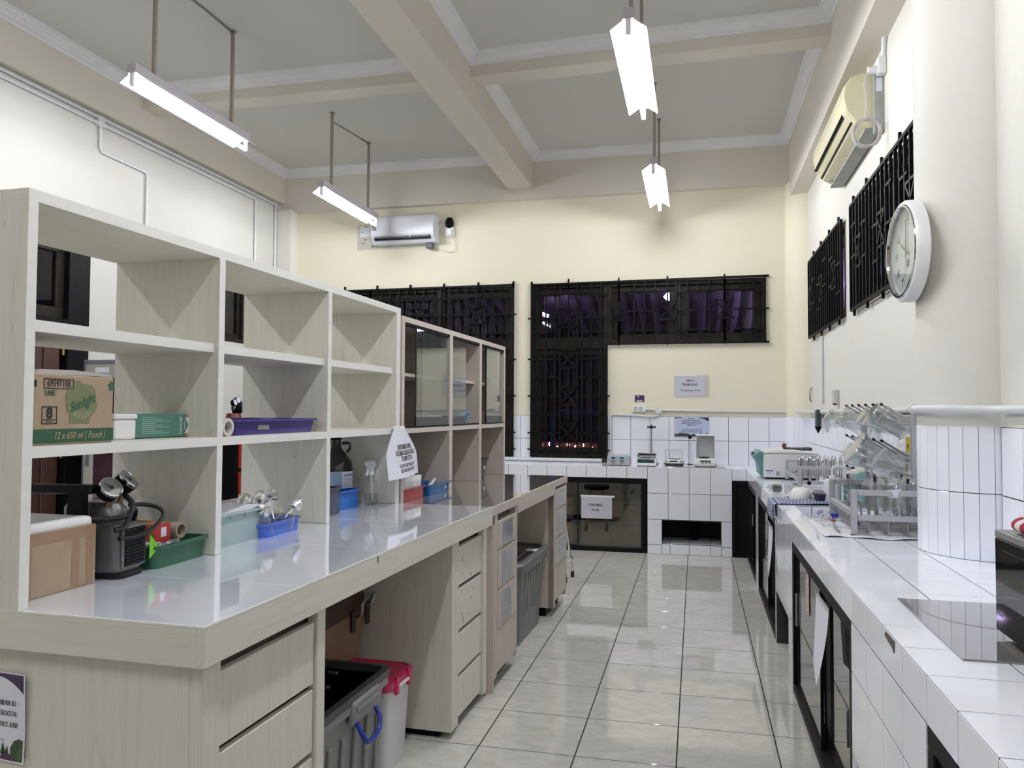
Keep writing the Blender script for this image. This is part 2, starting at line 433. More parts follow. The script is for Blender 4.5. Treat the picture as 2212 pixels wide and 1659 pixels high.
def tiles(parent, origin, ux, uy, xs, ys, material=None, gap=0.0042, t=0.005, skip=None, bev=0.0006, name='tile'):
    """a field of single tiles on a plane through origin, local axes ux, uy; xs, ys are the joint positions"""
    material = material or TILE
    ux = Vector(ux); uy = Vector(uy); nz = ux.cross(uy); origin = Vector(origin)
    R3 = Matrix((ux, uy, nz)).transposed().to_euler()
    for i in range(len(xs) - 1):
        for j in range(len(ys) - 1):
            if skip and skip((xs[i] + xs[i + 1]) / 2, (ys[j] + ys[j + 1]) / 2): continue
            w = xs[i + 1] - xs[i] - gap; h = ys[j + 1] - ys[j] - gap
            if w <= 0.004 or h <= 0.004: continue
            c = origin + ux * (xs[i] + xs[i + 1]) / 2 + uy * (ys[j] + ys[j + 1]) / 2 - nz * (t * .7)
            put(name, tile_mesh(w, h, t, material, bev), None, parent, c, R3)

def seams(a, b, step, phase):
    """joint positions from a to b on a regular grid"""
    k = math.ceil((a - phase) / step + 1e-6)
    r = [a]
    while phase + k * step < b - 1e-4:
        if phase + k * step > a + 1e-4: r.append(phase + k * step)
        k += 1
    return r + [b]
# ================================================================== the room
XR, XL, YB, YF, ZC = 1.09, -4.80, 8.38, -2.6, 4.20
floor = struct('floor', 'polished beige stone-look tile floor with black joints', B(XL - .15, XR + .15, YF - .15, YB + .15, -0.12, -0.0012), FGROUT)
tiles(floor, (0, 0, -0.0012), (1, 0, 0), (0, 1, 0), seams(-2.4, XR, .4, -.8795), seams(-.4, YB, .4, .3674), FTILE, gap=0.0055, t=0.004, bev=0.0005)
# the floor beyond the tiles that show, joints drawn as real gaps in one mesh
mbf = MB()
for xs in [XL + .0 + .4 * i for i in range(6)]:
    for k in range(27):
        y0 = YF + .4 * k
        if xs + .4 < -2.39 and y0 + .4 < YB: mbf.box(xs + .0025, xs + .3975, y0 + .0025, y0 + .3975, -.004, 0)
o = mbf.build('tile_field', FTILE, floor); o['kind'] = 'stuff'

def wall_boxes(P, a0, a1, z0, z1, holes, t):
    """wall slab with rectangular openings, cut into boxes; P maps (along, depth, z) to world"""
    mb = MB()
    As = sorted({a0, a1, *[h[0] for h in holes], *[h[1] for h in holes]})
    Zs = sorted({z0, z1, *[h[2] for h in holes], *[h[3] for h in holes]})
    for i in range(len(As) - 1):
        for j in range(len(Zs) - 1):
            ca, cz = (As[i] + As[i + 1]) / 2, (Zs[j] + Zs[j + 1]) / 2
            if any(h[0] < ca < h[1] and h[2] < cz < h[3] for h in holes): continue
            pbox(mb, P, As[i], As[i + 1], 0, t, Zs[j], Zs[j + 1])
    return mb
def pbox(mb, P, a0, a1, d0, d1, z0, z1):
    p, q = P(a0, d0, z0), P(a1, d1, z1)
    return mb.box(min(p[0], q[0]), max(p[0], q[0]), min(p[1], q[1]), max(p[1], q[1]), min(p[2], q[2]), max(p[2], q[2]))
PB = lambda a, d, z: (a, YB + d, z)
PR = lambda a, d, z: (XR + d, a, z)
PL = lambda a, d, z: (XL - d, a, z)
W1 = [(-1.756, -.92, .886, 2.77), (-.92, .70, 2.106, 2.77)]
W2 = [(-2.80, -1.962, .886, 2.765), (-3.97, -2.80, 2.10, 2.765)]
W3 = [(3.95, 5.845, 2.10, 2.83)]
W4 = [(6.212, 7.94, 2.10, 2.825)]
W5 = [(6.90, 7.62, 2.10, 2.75)]
D1 = [(4.36, 5.345, 0.0, 2.76)]
wall_back = struct('wall_back', 'cream far wall with two barred windows', wall_boxes(PB, XL - .15, XR + .15, 0, ZC + .1, W1 + W2, .16), WALL)
wall_right = struct('wall_right', 'pale cream right wall with two high barred windows', wall_boxes(PR, YF - .15, YB, 0, ZC + .1, W3 + W4, .16), WALLW)
wall_left = struct('wall_left', 'pale cream left wall behind the shelves', wall_boxes(PL, YF - .15, YB, 0, ZC + .1, W5 + D1, .16), WALLL)
wall_front = struct('wall_front', 'unseen wall behind the camera, toned dark to cut bounce light', B(XL - .15, XR + .15, YF - .16, YF, 0, ZC + .1), paint('bounce_cut_rear_wall', (.34, .31, .27)))  # dark tone chosen to reduce light bounced from behind
ceiling = struct('ceiling', 'flat off-white ceiling panels between beams', B(XL - .15, XR + .15, YF - .15, YB + .15, ZC, ZC + .12), CEIL)

# beams ---------------------------------------------------------------------
struct('trim_1', 'long ceiling beam running to the far wall', B(-2.0, -1.73, YF, YB - .08, 3.82, ZC), BEAM)
struct('trim_2', 'beam along the top of the left wall', B(XL, -4.73, YF, YB - .08, 3.815, ZC), BEAM)
struct('trim_3', 'beam along the top of the far wall', B(XL, XR, YB - .08, YB, 3.71, ZC), BEAM)
struct('trim_4', 'beam along the top of the right wall', B(.93, XR, YF, YB - .08, 3.57, ZC), BEAM)
YT = [5.857, 3.40, .95, -1.5]
n = 5
for y in YT:
    struct('trim_%d' % n, 'cross beam over the left bay', B(-4.73, -2.0, y, y + .19, 4.025, ZC), BEAM); n += 1
    sk = -.11
    struct('trim_%d' % n, 'cross beam over the aisle', MB().prism([(-1.73, y), (.93, y + sk), (.93, y + sk + .19), (-1.73, y + .19)], 4.025, ZC), BEAM); n += 1
# cornices: a mitred moulding round each ceiling panel ----------------------
def inset(poly, d):
    out = []; m_ = len(poly)
    for i in range(m_):
        p0, p1, p2 = Vector(poly[i - 1]), Vector(poly[i]), Vector(poly[(i + 1) % m_])
        e1 = (p1 - p0).normalized(); e2 = (p2 - p1).normalized()
        n1 = Vector((-e1.y, e1.x)); n2 = Vector((-e2.y, e2.x))
        b = (n1 + n2).normalized()
        out.append(p1 + b * (d / max(.2, b.dot(n1))))
    return out
CP = [(-.002, .088), (.010, .088), (.014, .066), (.030, .060), (.050, .036), (.062, .030), (.066, .016), (.090, .012), (.092, -.002)]
def cornice(poly):
    global n
    rings = [[(p.x, p.y, ZC - dz) for p in inset([Vector(q) for q in poly], d)] for d, dz in CP]
    struct('trim_%d' % n, 'white plaster cornice round a ceiling panel', MB().loft(rings, False, False), CORN); n += 1
ys = [YB - .08] + YT + [YF]
for i in range(len(ys) - 1):
    y1 = ys[i]; y0 = ys[i + 1] + (.19 if i + 1 <= len(YT) else 0)
    cornice([(-4.73, y0), (-2.0, y0), (-2.0, y1), (-4.73, y1)])
    a0 = -.11 if 1 <= i + 1 <= len(YT) else 0; a1 = -.11 if i >= 1 else 0
    cornice([(-1.73, y0), (.93, y0 + a0), (.93, y1 + a1), (-1.73, y1)])

# columns -------------------------------------------------------------------
col = struct('wall_column', 'round plastered column on the right wall, tiled at its foot', MB().lathe([(.245, .80), (.245, 4.2)], 64, Matrix.Translation((1.12, 3.45, 0))), WALLW, smooth=True)
MB().lathe([(.2458, .836), (.2458, 1.336)], 64, Matrix.Translation((1.12, 3.45, 0)), cap0=False, cap1=False).build('grout_bed', GROUT, col)
for k in range(16):
    a = math.radians(-90 + 12 * k + 6)
    for j in range(2):
        R3 = Euler((PI / 2, 0, a - PI / 2 + 0)).to_matrix()
        nx, ny = -math.cos(a), -math.sin(a)
        ux = Vector((ny, -nx, 0)) * -1; uy = Vector((0, 0, 1))
        if ux.cross(uy).dot(Vector((nx, ny, 0))) < 0: ux = -ux
        tiles(col, Vector((1.12 + nx * .2455, 3.45 + ny * .2455, .84 + .249 * j)), ux, uy, [-.0265, .0265], [0, .249], gap=.003, t=.0045)
cor = struct('wall_corner', 'rounded corner column beside the far wall', MB().prism([(1.10, 8.39)] + [(1.09 - .2 * math.cos(math.radians(t)), 8.38 - .2 * math.sin(math.radians(t))) for t in range(0, 91, 6)], .84, 3.72), WALL, smooth=True)
for k in range(6):
    a = math.radians(7.5 + 15 * k); nx, ny = -math.cos(a), -math.sin(a)
    ux = Vector((-ny, nx, 0)); uy = Vector((0, 0, 1))
    if ux.cross(uy).dot(Vector((nx, ny, 0))) < 0: ux = -ux
    for j in range(2):
        tiles(cor, Vector((1.09 + nx * .2, 8.38 + ny * .2, .84 + .249 * j)), ux, uy, [-.0263, .0263], [0, .249], gap=.002, t=.0045)
struct('wall_pier', 'square pier in the far left corner', B(XL, -4.60, 8.22, YB, 0, 3.72), WALLW)

# wall tiles above the worktops -----------------------------------------------
def back_skip(x, z): return any(h[0] - .0 < x < h[1] and h[2] < z < h[3] for h in W1 + W2)
wg = B(-4.6, .90, YB - .002, YB + .001, .80, 1.336).build('grout_bed', GROUT, wall_back)
xb = sorted(set(seams(-4.6, .90, .2, .325) + [-1.756, -.92, -2.80, -1.962]))
xb = [x for i, x in enumerate(xb) if i == 0 or x - xb[i - 1] > .012]
# clear the grout bed behind the window openings
wall_back.children[0].data = wall_boxes(PB, -4.6, .90, .80, 1.336, [(h[0], h[1], h[2], 1.336) for h in W1 + W2 if h[2] < 1.3], -.0015).mesh('grout_bed'); wall_back.children[0].data.materials.append(GROUT)
tiles(wall_back, (0, YB - .0015, 0), (1, 0, 0), (0, 0, 1), xb, [.836, .886, 1.086, 1.336] if False else [.836, 1.086, 1.336], skip=back_skip)
wgr = B(XR - .0015, XR, 0.2, 8.19, .80, 1.336).build('grout_bed', GROUT, wall_right)
tiles(wall_right, (XR - .0015, 0, 0), (0, -1, 0), (0, 0, 1), [-q for q in reversed(seams(3.69, 8.19, .2, .006))], [.836, 1.086, 1.336])
tiles(wall_right, (XR - .0015, 0, 0), (0, -1, 0), (0, 0, 1), [-q for q in reversed(seams(1.2, 3.20, .2, .006))], [.836, 1.086, 1.336])

# windows ---------------------------------------------------------------------
def rod(mb, P, a0, z0, a1, z1, d=-.03, w=.016):
    """square bar between two points of the window plane"""
    p, q = Vector(P(a0, d, z0)), Vector(P(a1, d, z1)); v = q - p
    M = v.to_track_quat('Z', 'Y').to_matrix().to_4x4(); M.translation = p
    return mb.box(-w / 2, w / 2, -w / 2, w / 2, 0, v.length, M)
def bar(win, P, a0, z0, a1, z1, w=.016): rod(MB(), P, a0, z0, a1, z1, w=w).build('grille_bar', BLACK, win)
def sash(win, P, a0, a1, z0, z1, glass, fw_=.05):
    for (b0, b1, y0, y1) in ((a0, a1, z0, z0 + fw_), (a0, a1, z1 - fw_, z1), (a0, a0 + fw_, z0 + fw_, z1 - fw_), (a1 - fw_, a1, z0 + fw_, z1 - fw_)):
        mb = MB(); pbox(mb, P, b0, b1, .035, .085, y0, y1).build('sash_rail', FRAME, win, bev=.003)
    mb = MB(); pbox(mb, P, a0 + fw_ - .005, a1 - fw_ + .005, .055, .060, z0 + fw_ - .005, z1 - fw_ + .005).build('window_pane', glass, win)
def frame(win, P, a0, a1, z0, z1, w=.045):
    for (b0, b1, y0, y1) in ((a0, a1, z0, z0 + w), (a0, a1, z1 - w, z1), (a0, a0 + w, z0 + w, z1 - w), (a1 - w, a1, z0 + w, z1 - w)):
        mb = MB(); pbox(mb, P, b0, b1, .0, .13, y0, y1).build('window_frame', FRAME, win, bev=.003)
def window(k, label):
    o = bpy.data.objects.new('window_%d' % k, None); COL.objects.link(o); o['kind'] = 'structure'; o['label'] = label
    return o
def xsq(win, P, a, z, h=.095):
    for s in (-1, 1): bar(win, P, a - h, z + s * h, a + h, z + s * h)
    bar(win, P, a - h, z - h, a + h, z + h); bar(win, P, a - h, z + h, a + h, z - h)

w1 = window(1, 'dark L-shaped window with black bars beside the weighing area')
frame(w1, PB, -1.756, -.92, .886, 2.77); frame(w1, PB, -.92, .70, 2.106, 2.77)
for a in (-.10 - .085,): pbox(MB(), PB, a - .03, a + .03, 0, .13, 2.15, 2.725).build('window_frame', FRAME, w1)
pbox(MB(), PB, -1.711, -.965, 0, .13, 2.06, 2.13).build('window_frame', FRAME, w1)
sash(w1, PB, -1.711, -.965, 2.13, 2.725, DGLASS, .062); sash(w1, PB, -1.711, -.965, .931, 2.06, DGLASS, .062)
sash(w1, PB, -.875, -.215, 2.151, 2.725, DGLASS, .058); sash(w1, PB, -.155, .655, 2.151, 2.725, DGLASS, .062)
av = [-1.69 + .0995 * i for i in range(8)]
for i, a in enumerate(av):
    if i in (3, 4):
        for (z0, z1) in ((.90, 1.055), (1.245, 1.455), (1.645, 1.86), (2.05, 2.30), (2.49, 2.76)): bar(w1, PB, a + (.05 if i == 3 else -.05), z0, a + (.05 if i == 3 else -.05), z1) if i == 3 else None
        bar(w1, PB, a + (-.045 if i == 3 else .045), .89, a + (-.045 if i == 3 else .045), 2.76)
    else:
        bar(w1, PB, a, .89, a, 2.76)
for z in (1.15, 1.55, 1.95, 2.395): xsq(w1, PB, -1.342, z, .098)
for z in (.97, 1.15, 1.35, 1.55, 1.75, 1.95, 2.24, 2.395, 2.64):
    bar(w1, PB, -1.79 if z in (.97, 1.15, 1.55, 1.95, 2.395) else -1.74, z, -1.44, z); bar(w1, PB, -1.244, z, -.895 if z in (.97, 1.15, 1.55) else -.93, z)
bar(w1, PB, -1.756, 2.765, .73, 2.785, .02); bar(w1, PB, -.93, 2.105, .73, 2.105, .02); bar(w1, PB, -1.75, .89, -1.75, 2.80, .02); bar(w1, PB, -.93, .89, -.93, 2.10, .02); bar(w1, PB, .69, 2.10, .69, 2.785, .02)
for i in range(14):
    a = -.86 + .1105 * i
    sq = [c for c in (-.80, -.29, .29) if abs(a - c) < .08]
    st = .03 if i in (1, 5, 10) else 0
    if sq:
        a = sq[0]
        bar(w1, PB, a, 2.12 - st, a, 2.355); bar(w1, PB, a, 2.545, a, 2.765 + (.05 if st else 0))
    else: bar(w1, PB, a, 2.11, a, 2.765)
for a in (-.80, -.29, .29):
    xsq(w1, PB, a, 2.45, .095)
for (a0, a1) in ((-.705, -.385), (-.195, .195), (.385, .73)):
    for z in (2.24, 2.45, 2.64): bar(w1, PB, a0, z, a1 if z == 2.45 else min(a1, .69), z)
bar(w1, PB, -1.342, 2.70, -1.342, 2.82)

w2 = window(2, 'dark barred window behind the glass-fronted cabinet')
frame(w2, PB, -2.80, -1.962, .886, 2.765); frame(w2, PB, -3.97, -2.80, 2.10, 2.765)
pbox(MB(), PB, -2.755, -2.007, 0, .13, 2.06, 2.13).build('window_frame', FRAME, w2)
sash(w2, PB, -2.755, -2.007, 2.13, 2.72, DGLASS, .062); sash(w2, PB, -2.755, -2.007, .931, 2.06, DGLASS, .062)
sash(w2, PB, -3.925, -3.40, 2.145, 2.72, DGLASS, .058); sash(w2, PB, -3.37, -2.845, 2.145, 2.72, DGLASS, .058)
for i in range(19):
    a = -3.90 + .1005 * i
    cen = [c for c in (-2.38, -3.10, -3.65) if abs(a - c) < .06]
    if cen:
        bar(w2, PB, cen[0], 2.12, cen[0], 2.355); bar(w2, PB, cen[0], 2.545, cen[0], 2.755)
    else: bar(w2, PB, a, 2.11 if a < -2.8 else .90, a, 2.755)
for c in (-2.38, -3.10, -3.65): xsq(w2, PB, c, 2.45, .095)
for z in (1.15, 1.55, 1.95, 2.24, 2.45, 2.64):
    bar(w2, PB, -2.28, z, -1.925 if z in (1.15, 1.55, 1.95, 2.45) else -1.99, z)
    if z > 2.2: bar(w2, PB, -3.90, z, -2.48, z)
bar(w2, PB, -1.325 - .645, .97, -1.925, .97)
bar(w2, PB, -3.97, 2.765, -1.955, 2.775, .02)
for i in range(6): bar(w2, PB, -3.965 + .402 * i, 2.74, -3.965 + .402 * i, 2.815, .02)
bar(w2, PB, -1.957, .89, -1.957, 2.80, .02)

def side_window(k, a0, a1, label, studs):
    w = window(k, label); z0, z1 = 2.10, 2.83 if k == 3 else 2.825
    frame(w, PR, a0, a1, z0, z1)
    mid = (a0 + a1) / 2
    sash(w, PR, a0 + .045, mid, z0 + .045, z1 - .045, DGLASS); sash(w, PR, mid, a1 - .045, z0 + .045, z1 - .045, DGLASS)
    nb = int((a1 - a0) / .105)
    for i in range(nb + 1):
        a = a0 + (a1 - a0) * i / nb
        st = .05 if i % 4 == 1 else 0
        bar(w, PR, a, z0 - st, a, z1 + st, .016)
    for i in range(nb // 3):
        a = a0 + .20 + i * .33
        zz = (2.30, 2.62, 2.46)[i % 3]
        bar(w, PR, a - .16, zz, a, zz); bar(w, PR, a - .16, zz + .22 if zz < 2.5 else zz - .22, a, zz + .22 if zz < 2.5 else zz - .22)
        if i % 2 == 0: xsq(w, PR, a + .11, 2.465, .10)
    bar(w, PR, a0, z0, a1, z0, .02); bar(w, PR, a0, z1, a1, z1, .02); bar(w, PR, a1, z0, a1, z1, .02); bar(w, PR, a0, z0, a0, z1, .02)
side_window(3, 3.95, 5.845, 'larger high barred window next to the wall clock', 0)
side_window(4, 6.212, 7.94, 'smaller high barred window toward the far corner', 0)
w5 = window(5, 'dark window high on the left wall')
frame(w5, PL, 6.90, 7.62, 2.10, 2.75); sash(w5, PL, 6.945, 7.575, 2.145, 2.705, DGLASS)

# the door in the left wall ------------------------------------------------------
BROWN = mat('dark_red_brown_door_paint', (0.060, 0.026, 0.020), 0.5, var=0.12, scale=8, stretch=(1, 1, .1))
BRASS = mat('brass_hinge', (0.45, 0.30, 0.10), 0.3, metal=.9)
d1 = window(1, 'brown door with a black glazed light above it, seen through the shelves'); d1.name = 'door_1'
for (a0, a1, z0, z1) in ((4.36, 4.44, 0, 2.76), (5.13, 5.345, 0, 2.76), (4.44, 5.13, 2.68, 2.76), (4.44, 5.13, 1.98, 2.08)):
    pbox(MB(), PL, a0, a1, -.03, .13, z0, z1).build('door_frame', BLACK if a0 > 5 or z0 > 1 else BLACK, d1, bev=.004)
for (a0, a1, z0, z1) in ((4.44, 5.13, 2.08, 2.17), (4.44, 5.13, 2.60, 2.68), (4.44, 4.52, 2.17, 2.60), (5.05, 5.13, 2.17, 2.60)):
    pbox(MB(), PL, a0, a1, .02, .07, z0, z1).build('sash_rail', FRAME, d1, bev=.003)
pbox(MB(), PL, 4.51, 5.06, .04, .045, 2.16, 2.61).build('window_pane', DGLASS, d1)
pbox(MB(), PL, 4.445, 5.105, .02, .06, .01, 1.975).build('door_leaf', BROWN, d1, bev=.003)
for i in range(4): pbox(MB(), PL, 4.46 + .16 * i, 4.60 + .16 * i, .005, .02, .03, 1.955).build('door_panel', BROWN, d1, bev=.005)
for z in (.3, 1.0, 1.80): MB().cyl((XL + .0, 5.115, z), (XL + .0, 5.115, z + .11), .012).build('hinge', BRASS, d1, smooth=True)

# outside, beyond the far windows ---------------------------------------------
DARKW = mat('night_plaster', (0.03, 0.028, 0.05), .8, var=.3, scale=2)
ext = struct('wall_outside', 'dark building wall beyond the far windows', B(-7, 3.2, 12.4, 12.5, -.1, 5.2), DARKW)
struct('floor_outside', 'dark paving outside the far windows', B(-7, 3.2, 8.55, 12.5, -.15, -.05), DARKW)
ROOFM = mat('lilac_translucent_roofing', (0.55, 0.45, 0.62), .5, var=.15, scale=1.5)
mb = MB(); rows = []
for i in range(135):
    x = -4.5 + i * .05; dz = .035 * math.sin(i * PI / 2.2)
    rows.append([(x, 9.0, 3.35 + dz), (x, 12.3, 2.62 + dz), (x, 12.3, 2.63 + dz), (x, 9.0, 3.36 + dz)])
mb.loft(rows, True, True)
tag(mb.build('corrugated_roof', ROOFM), 'corrugated lean-to roof seen through the upper window panes', 'roof')
BLUE = mat('blue_painted_pipe', (0.02, 0.09, 0.42), .4)
tag(MB().tube([(-1.70, 9.35, -.05), (-1.70, 9.35, 1.33), (-1.69, 9.35, 1.36), (-1.66, 9.35, 1.37), (-.55, 9.35, 1.37), (-.52, 9.35, 1.36), (-.51, 9.35, 1.33), (-.51, 9.35, -.05)], .026, 10).build('pipe_rail', BLUE, smooth=True), 'blue pipe rail standing outside the barred window', 'railing')
PINK = mat('pink_low_wall', (0.22, 0.07, 0.07), .7, var=.2)
tag(B(-3.2, 1.2, 10.1, 10.2, -.05, .98).build('planter_wall', PINK), 'low pinkish wall with lamps outside the window', 'wall')
BULB = mat('warm_bulb', (1.0, .82, .55), .4, emit=9.0)
for i, (x, z) in enumerate([(-1.98, .935), (-1.86, .95), (-1.76, .90), (-1.62, .945), (-1.52, .915), (-1.43, .94), (-1.31, .90), (-1.17, .94), (-1.05, .92)]):
    tag(MB().lathe([(.004, 0), (.016, .012), (.02, .028), (.012, .046), (.003, .052)], 10).build('lamp_bulb', BULB, smooth=True, loc=(x, 10.07, z - .02)), 'small glowing bulb outside the lower barred window', 'bulb', 'bulbs along the low outdoor wall')
OTUBE = mat('outdoor_tube_glow', (.9, .85, 1.0), .4, emit=55.0)
for i, (x, y, z) in enumerate([(-2.02, 10.4, 2.70), (-.345, 10.2, 2.86), (1.75, 10.5, 2.55)]):  # the last tube is added out of view to light the roof
    ol = tag(MB().cyl((x - (.07, .03, .5)[i], y, z + .03), (x + (.07, .03, .5)[i], y, z - .03), (.025, .045, .05)[i], n=10).build('outdoor_lamp', OTUBE, smooth=True), ['glowing outdoor tube in the left pane of the barred window', 'glowing outdoor tube in the middle pane of the barred window', 'added tube lamp out of view past the right pane, lighting the corrugated roof'][i], 'lamp')
    MB().cyl((x, y, z + .03), (x, y, 3.35 - .73 * (y - 9.0) / 3.3 + .0), .008, n=6).build('hanger', BLACK, ol)
# ================================================================== ceiling lamps
TUBE = mat('lit_fluorescent_tube', (0.955, 0.975, 1.0), .3, var=0.0, emit=TUBE_STRENGTH)
HOUS = mat('lilac_grey_lamp_housing', (0.42, 0.40, 0.44), .4, var=.04)
RODM = mat('taupe_lamp_rod', (0.30, 0.265, 0.235), .5, var=.06)
REFL = mat('white_lamp_reflector', (0.85, 0.85, 0.86), .35, var=.0)
def lamp(x, yc, label):
    L_ = 1.26
    t = thing('hanging_lamp', label, 'lamp', (x, yc, 3.40), 0, 'hanging tube lamps')
    B(-.031, .031, -L_ / 2, L_ / 2, .035, .095).build('housing', HOUS, t, bev=.003)
    # folded reflector: shallow inverted trough with rounded ends
    prof = [(-.095, -.012), (-.085, -.004), (-.040, .026), (-.033, .034), (.033, .034), (.040, .026), (.085, -.004), (.095, -.012), (.094, -.009), (.084, .0), (.040, .031), (.033, .037), (-.033, .037), (-.040, .031), (-.084, .0), (-.094, -.009)]
    MB().loft([[(px, y, pz) for px, pz in prof] for y in (-L_ / 2 + .02, L_ / 2 - .02)]).build('reflector', REFL, t)
    for s in (-1, 1):
        MB().box(-.014, .014, s * (L_ / 2 - .012) - .012, s * (L_ / 2 - .012) + .012, -.044, .036).build('lamp_holder', WPLA, t, bev=.004)
        MB().box(-.011, .011, s * .425 - .011, s * .425 + .011, .09, ZC - 3.40).build('hanger_rod', RODM, t)
        MB().box(-.02, .02, s * .425 - .02, s * .425 + .02, ZC - 3.406, ZC - 3.40).build('ceiling_plate', RODM, t)
    MB().cyl((0, -L_ / 2 + .03, -.028), (0, L_ / 2 - .03, -.028), .0135, n=10).build('tube', TUBE, t, smooth=True)
    return t
lamp(-3.345, 4.665, 'lit tube lamp hanging nearest above the cream shelves')
lamp(-3.345, 7.145, 'lit tube lamp hanging in front of the white air conditioner')
lamp(-.34, 4.665, 'lit tube lamp hanging nearest over the aisle')
lamp(-.34, 7.13, 'lit tube lamp hanging far over the aisle by the far wall')
lamp(-3.345, 2.185, 'lit tube lamp out of frame above the near shelves')
lamp(-.34, 2.185, 'lit tube lamp out of frame over the near aisle')
lamp(-3.345, -.6, 'lit tube lamp out of frame behind the camera on the left')
lamp(-.34, -.6, 'lit tube lamp out of frame behind the camera on the right')
CABLE = mat('grey_cable', (.24, .22, .21), .5)
for (x, y, dx, dy, lab) in ((-3.345, 5.09, -.02, -.62, 'nearest lamp above the shelves'), (-3.345, 7.57, -.10, -.62, 'far lamp near the white air conditioner')):
    tag(MB().tube([(x - .0, y, 4.15), (x - .012, y - .02, 4.192), (x + dx * .5, y + dy * .5, 4.196), (x + dx, y + dy, 4.197)], .007, 6).build('ceiling_cable', CABLE, smooth=True), 'thin cable along the ceiling to the ' + lab, 'cable')
# ================================================================== tiled masonry counters
def bw(mb, name, material, root, **k):
    """build in world coordinates under an unrotated root"""
    return mb.build(name, material, root, loc=-Vector(root.location), **k)
def tw(root, origin, *a, **k): tiles(root, Vector(origin) - Vector(root.location), *a, **k)
DARKIN = mat('dark_cupboard_inside', (0.05, 0.045, 0.04), .85, var=.3, scale=3)  # dark mottled colour for the cupboard backs
CONC = mat('raw_cement', (0.22, 0.20, 0.17), .9, var=.35, scale=9)
ZT = .8385     # grout bed; tiles bring the top to .84
bc = thing('tiled_counter', 'white tiled counter along the far wall under the windows', 'counter', (-1.2, 8.1, 0))
core = MB()
core.box(-4.59, .466, 7.7915, 8.376, .727, ZT)                       # slab
core.box(-.467, -.327, 7.7915, 8.376, 0, .727).box(.232, .333, 7.7915, 8.376, 0, .727)   # sink block sides
core.box(-.327, .232, 7.7915, 7.88, .327, .727).box(-.327, .232, 7.7915, 8.376, 0, .103)
core.box(-4.59, -2.6, 7.7915, 8.376, 0, .727)
bw(core, 'core', GROUT, bc)
bw(B(-2.6, .466, 8.30, 8.376, 0, .727), 'cupboard_back', DARKIN, bc)
bw(MB().cyl((-.02, 8.1, .10), (-.02, 8.1, .70), .032, n=14), 'drain_pipe', BLACK, bc, smooth=True)
xs = seams(-2.6, .466, .2, .333)
tw(bc, (0, 7.7915, 0), (1, 0, 0), (0, 0, 1), [x for x in xs if x <= -.46], [.727, .84])
tw(bc, (0, 7.7915, 0), (1, 0, 0), (0, 0, 1), [-.467, -.267, -.067, .133, .333], [.335, .588, .84])
tw(bc, (0, 7.7915, 0), (1, 0, 0), (0, 0, 1), [-.467, -.327], [0, .09, .335]); tw(bc, (0, 7.7915, 0), (1, 0, 0), (0, 0, 1), [.232, .333], [0, .09, .335])
tw(bc, (0, 7.7915, 0), (1, 0, 0), (0, 0, 1), [-.327, -.25, -.067, .133, .232], [0, .10])
tw(bc, (0, 0, .1035), (1, 0, 0), (0, 1, 0), [-.327, -.25, -.067, .133, .232], [7.80, 8.0, 8.2])
tw(bc, (0, 7.7915, 0), (1, 0, 0), (0, 0, 1), [.333, .466], [.727, .84])
tw(bc, (0, 0, ZT), (1, 0, 0), (0, 1, 0), xs, [7.79, 7.98, 8.18, 8.376], gap=.0035)

rc = thing('tiled_counter', 'white tiled counter along the right wall with a sink', 'counter', (.78, 3.9, 0))
core = MB()
XF = .4675
core.box(XF, 1.083, .2, 4.33, .74, ZT).box(XF, 1.083, 4.865, 7.79, .74, ZT).box(.466, .9, 7.79, 8.376, .74, ZT).box(.9, 1.083, 7.79, 8.2, .74, ZT)
core.box(XF, .562, 4.33, 4.865, .74, ZT).box(.97, 1.083, 4.33, 4.865, .74, ZT)
core.box(XF, 1.083, 1.815, 2.622, 0, .74).box(XF, 1.083, 4.178, 4.335, 0, .74).box(XF, 1.083, 4.985, 5.025, 0, .74).box(XF, 1.083, 6.395, 6.615, 0, .74)
core.box(XF, .52, 4.335, 4.985, .315, .74)
bw(core, 'core', GROUT, rc)
bw(B(1.06, 1.083, .2, 8.18, 0, .74), 'cupboard_back', DARKIN, rc)
bw(MB().box(.545, .560, 4.335, 4.98, 0, .315), 'cement_patch', stone('stained_cement', (.02, .02, .02), (.50, .36, .24), .9, 11, per_object=False), rc)
# basin
bs = MB().box(.557, .562, 4.33, 4.865, .63, .80).box(.97, .975, 4.33, 4.865, .63, .80).box(.557, .975, 4.325, 4.33, .63, .80).box(.557, .975, 4.865, 4.87, .63, .80).box(.557, .975, 4.33, 4.865, .62, .63)
bw(bs, 'basin_bed', GROUT, rc)
tw(rc, (0, 4.8635, 0), (1, 0, 0), (0, 0, 1), [.562, .655, .81, .97], [.63, .838])
tw(rc, (.5655, 0, 0), (0, 1, 0), (0, 0, 1), [4.33, 4.5, 4.7, 4.865], [.63, .838])
tw(rc, (.9665, 0, 0), (0, -1, 0), (0, 0, 1), [-4.865, -4.7, -4.5, -4.33], [.63, .838])
tw(rc, (0, 4.3315, 0), (-1, 0, 0), (0, 0, 1), [-.97, -.81, -.655, -.562], [.63, .838])
tw(rc, (0, 0, .633), (1, 0, 0), (0, 1, 0), [.562, .70, .97], [4.33, 4.6, 4.865])
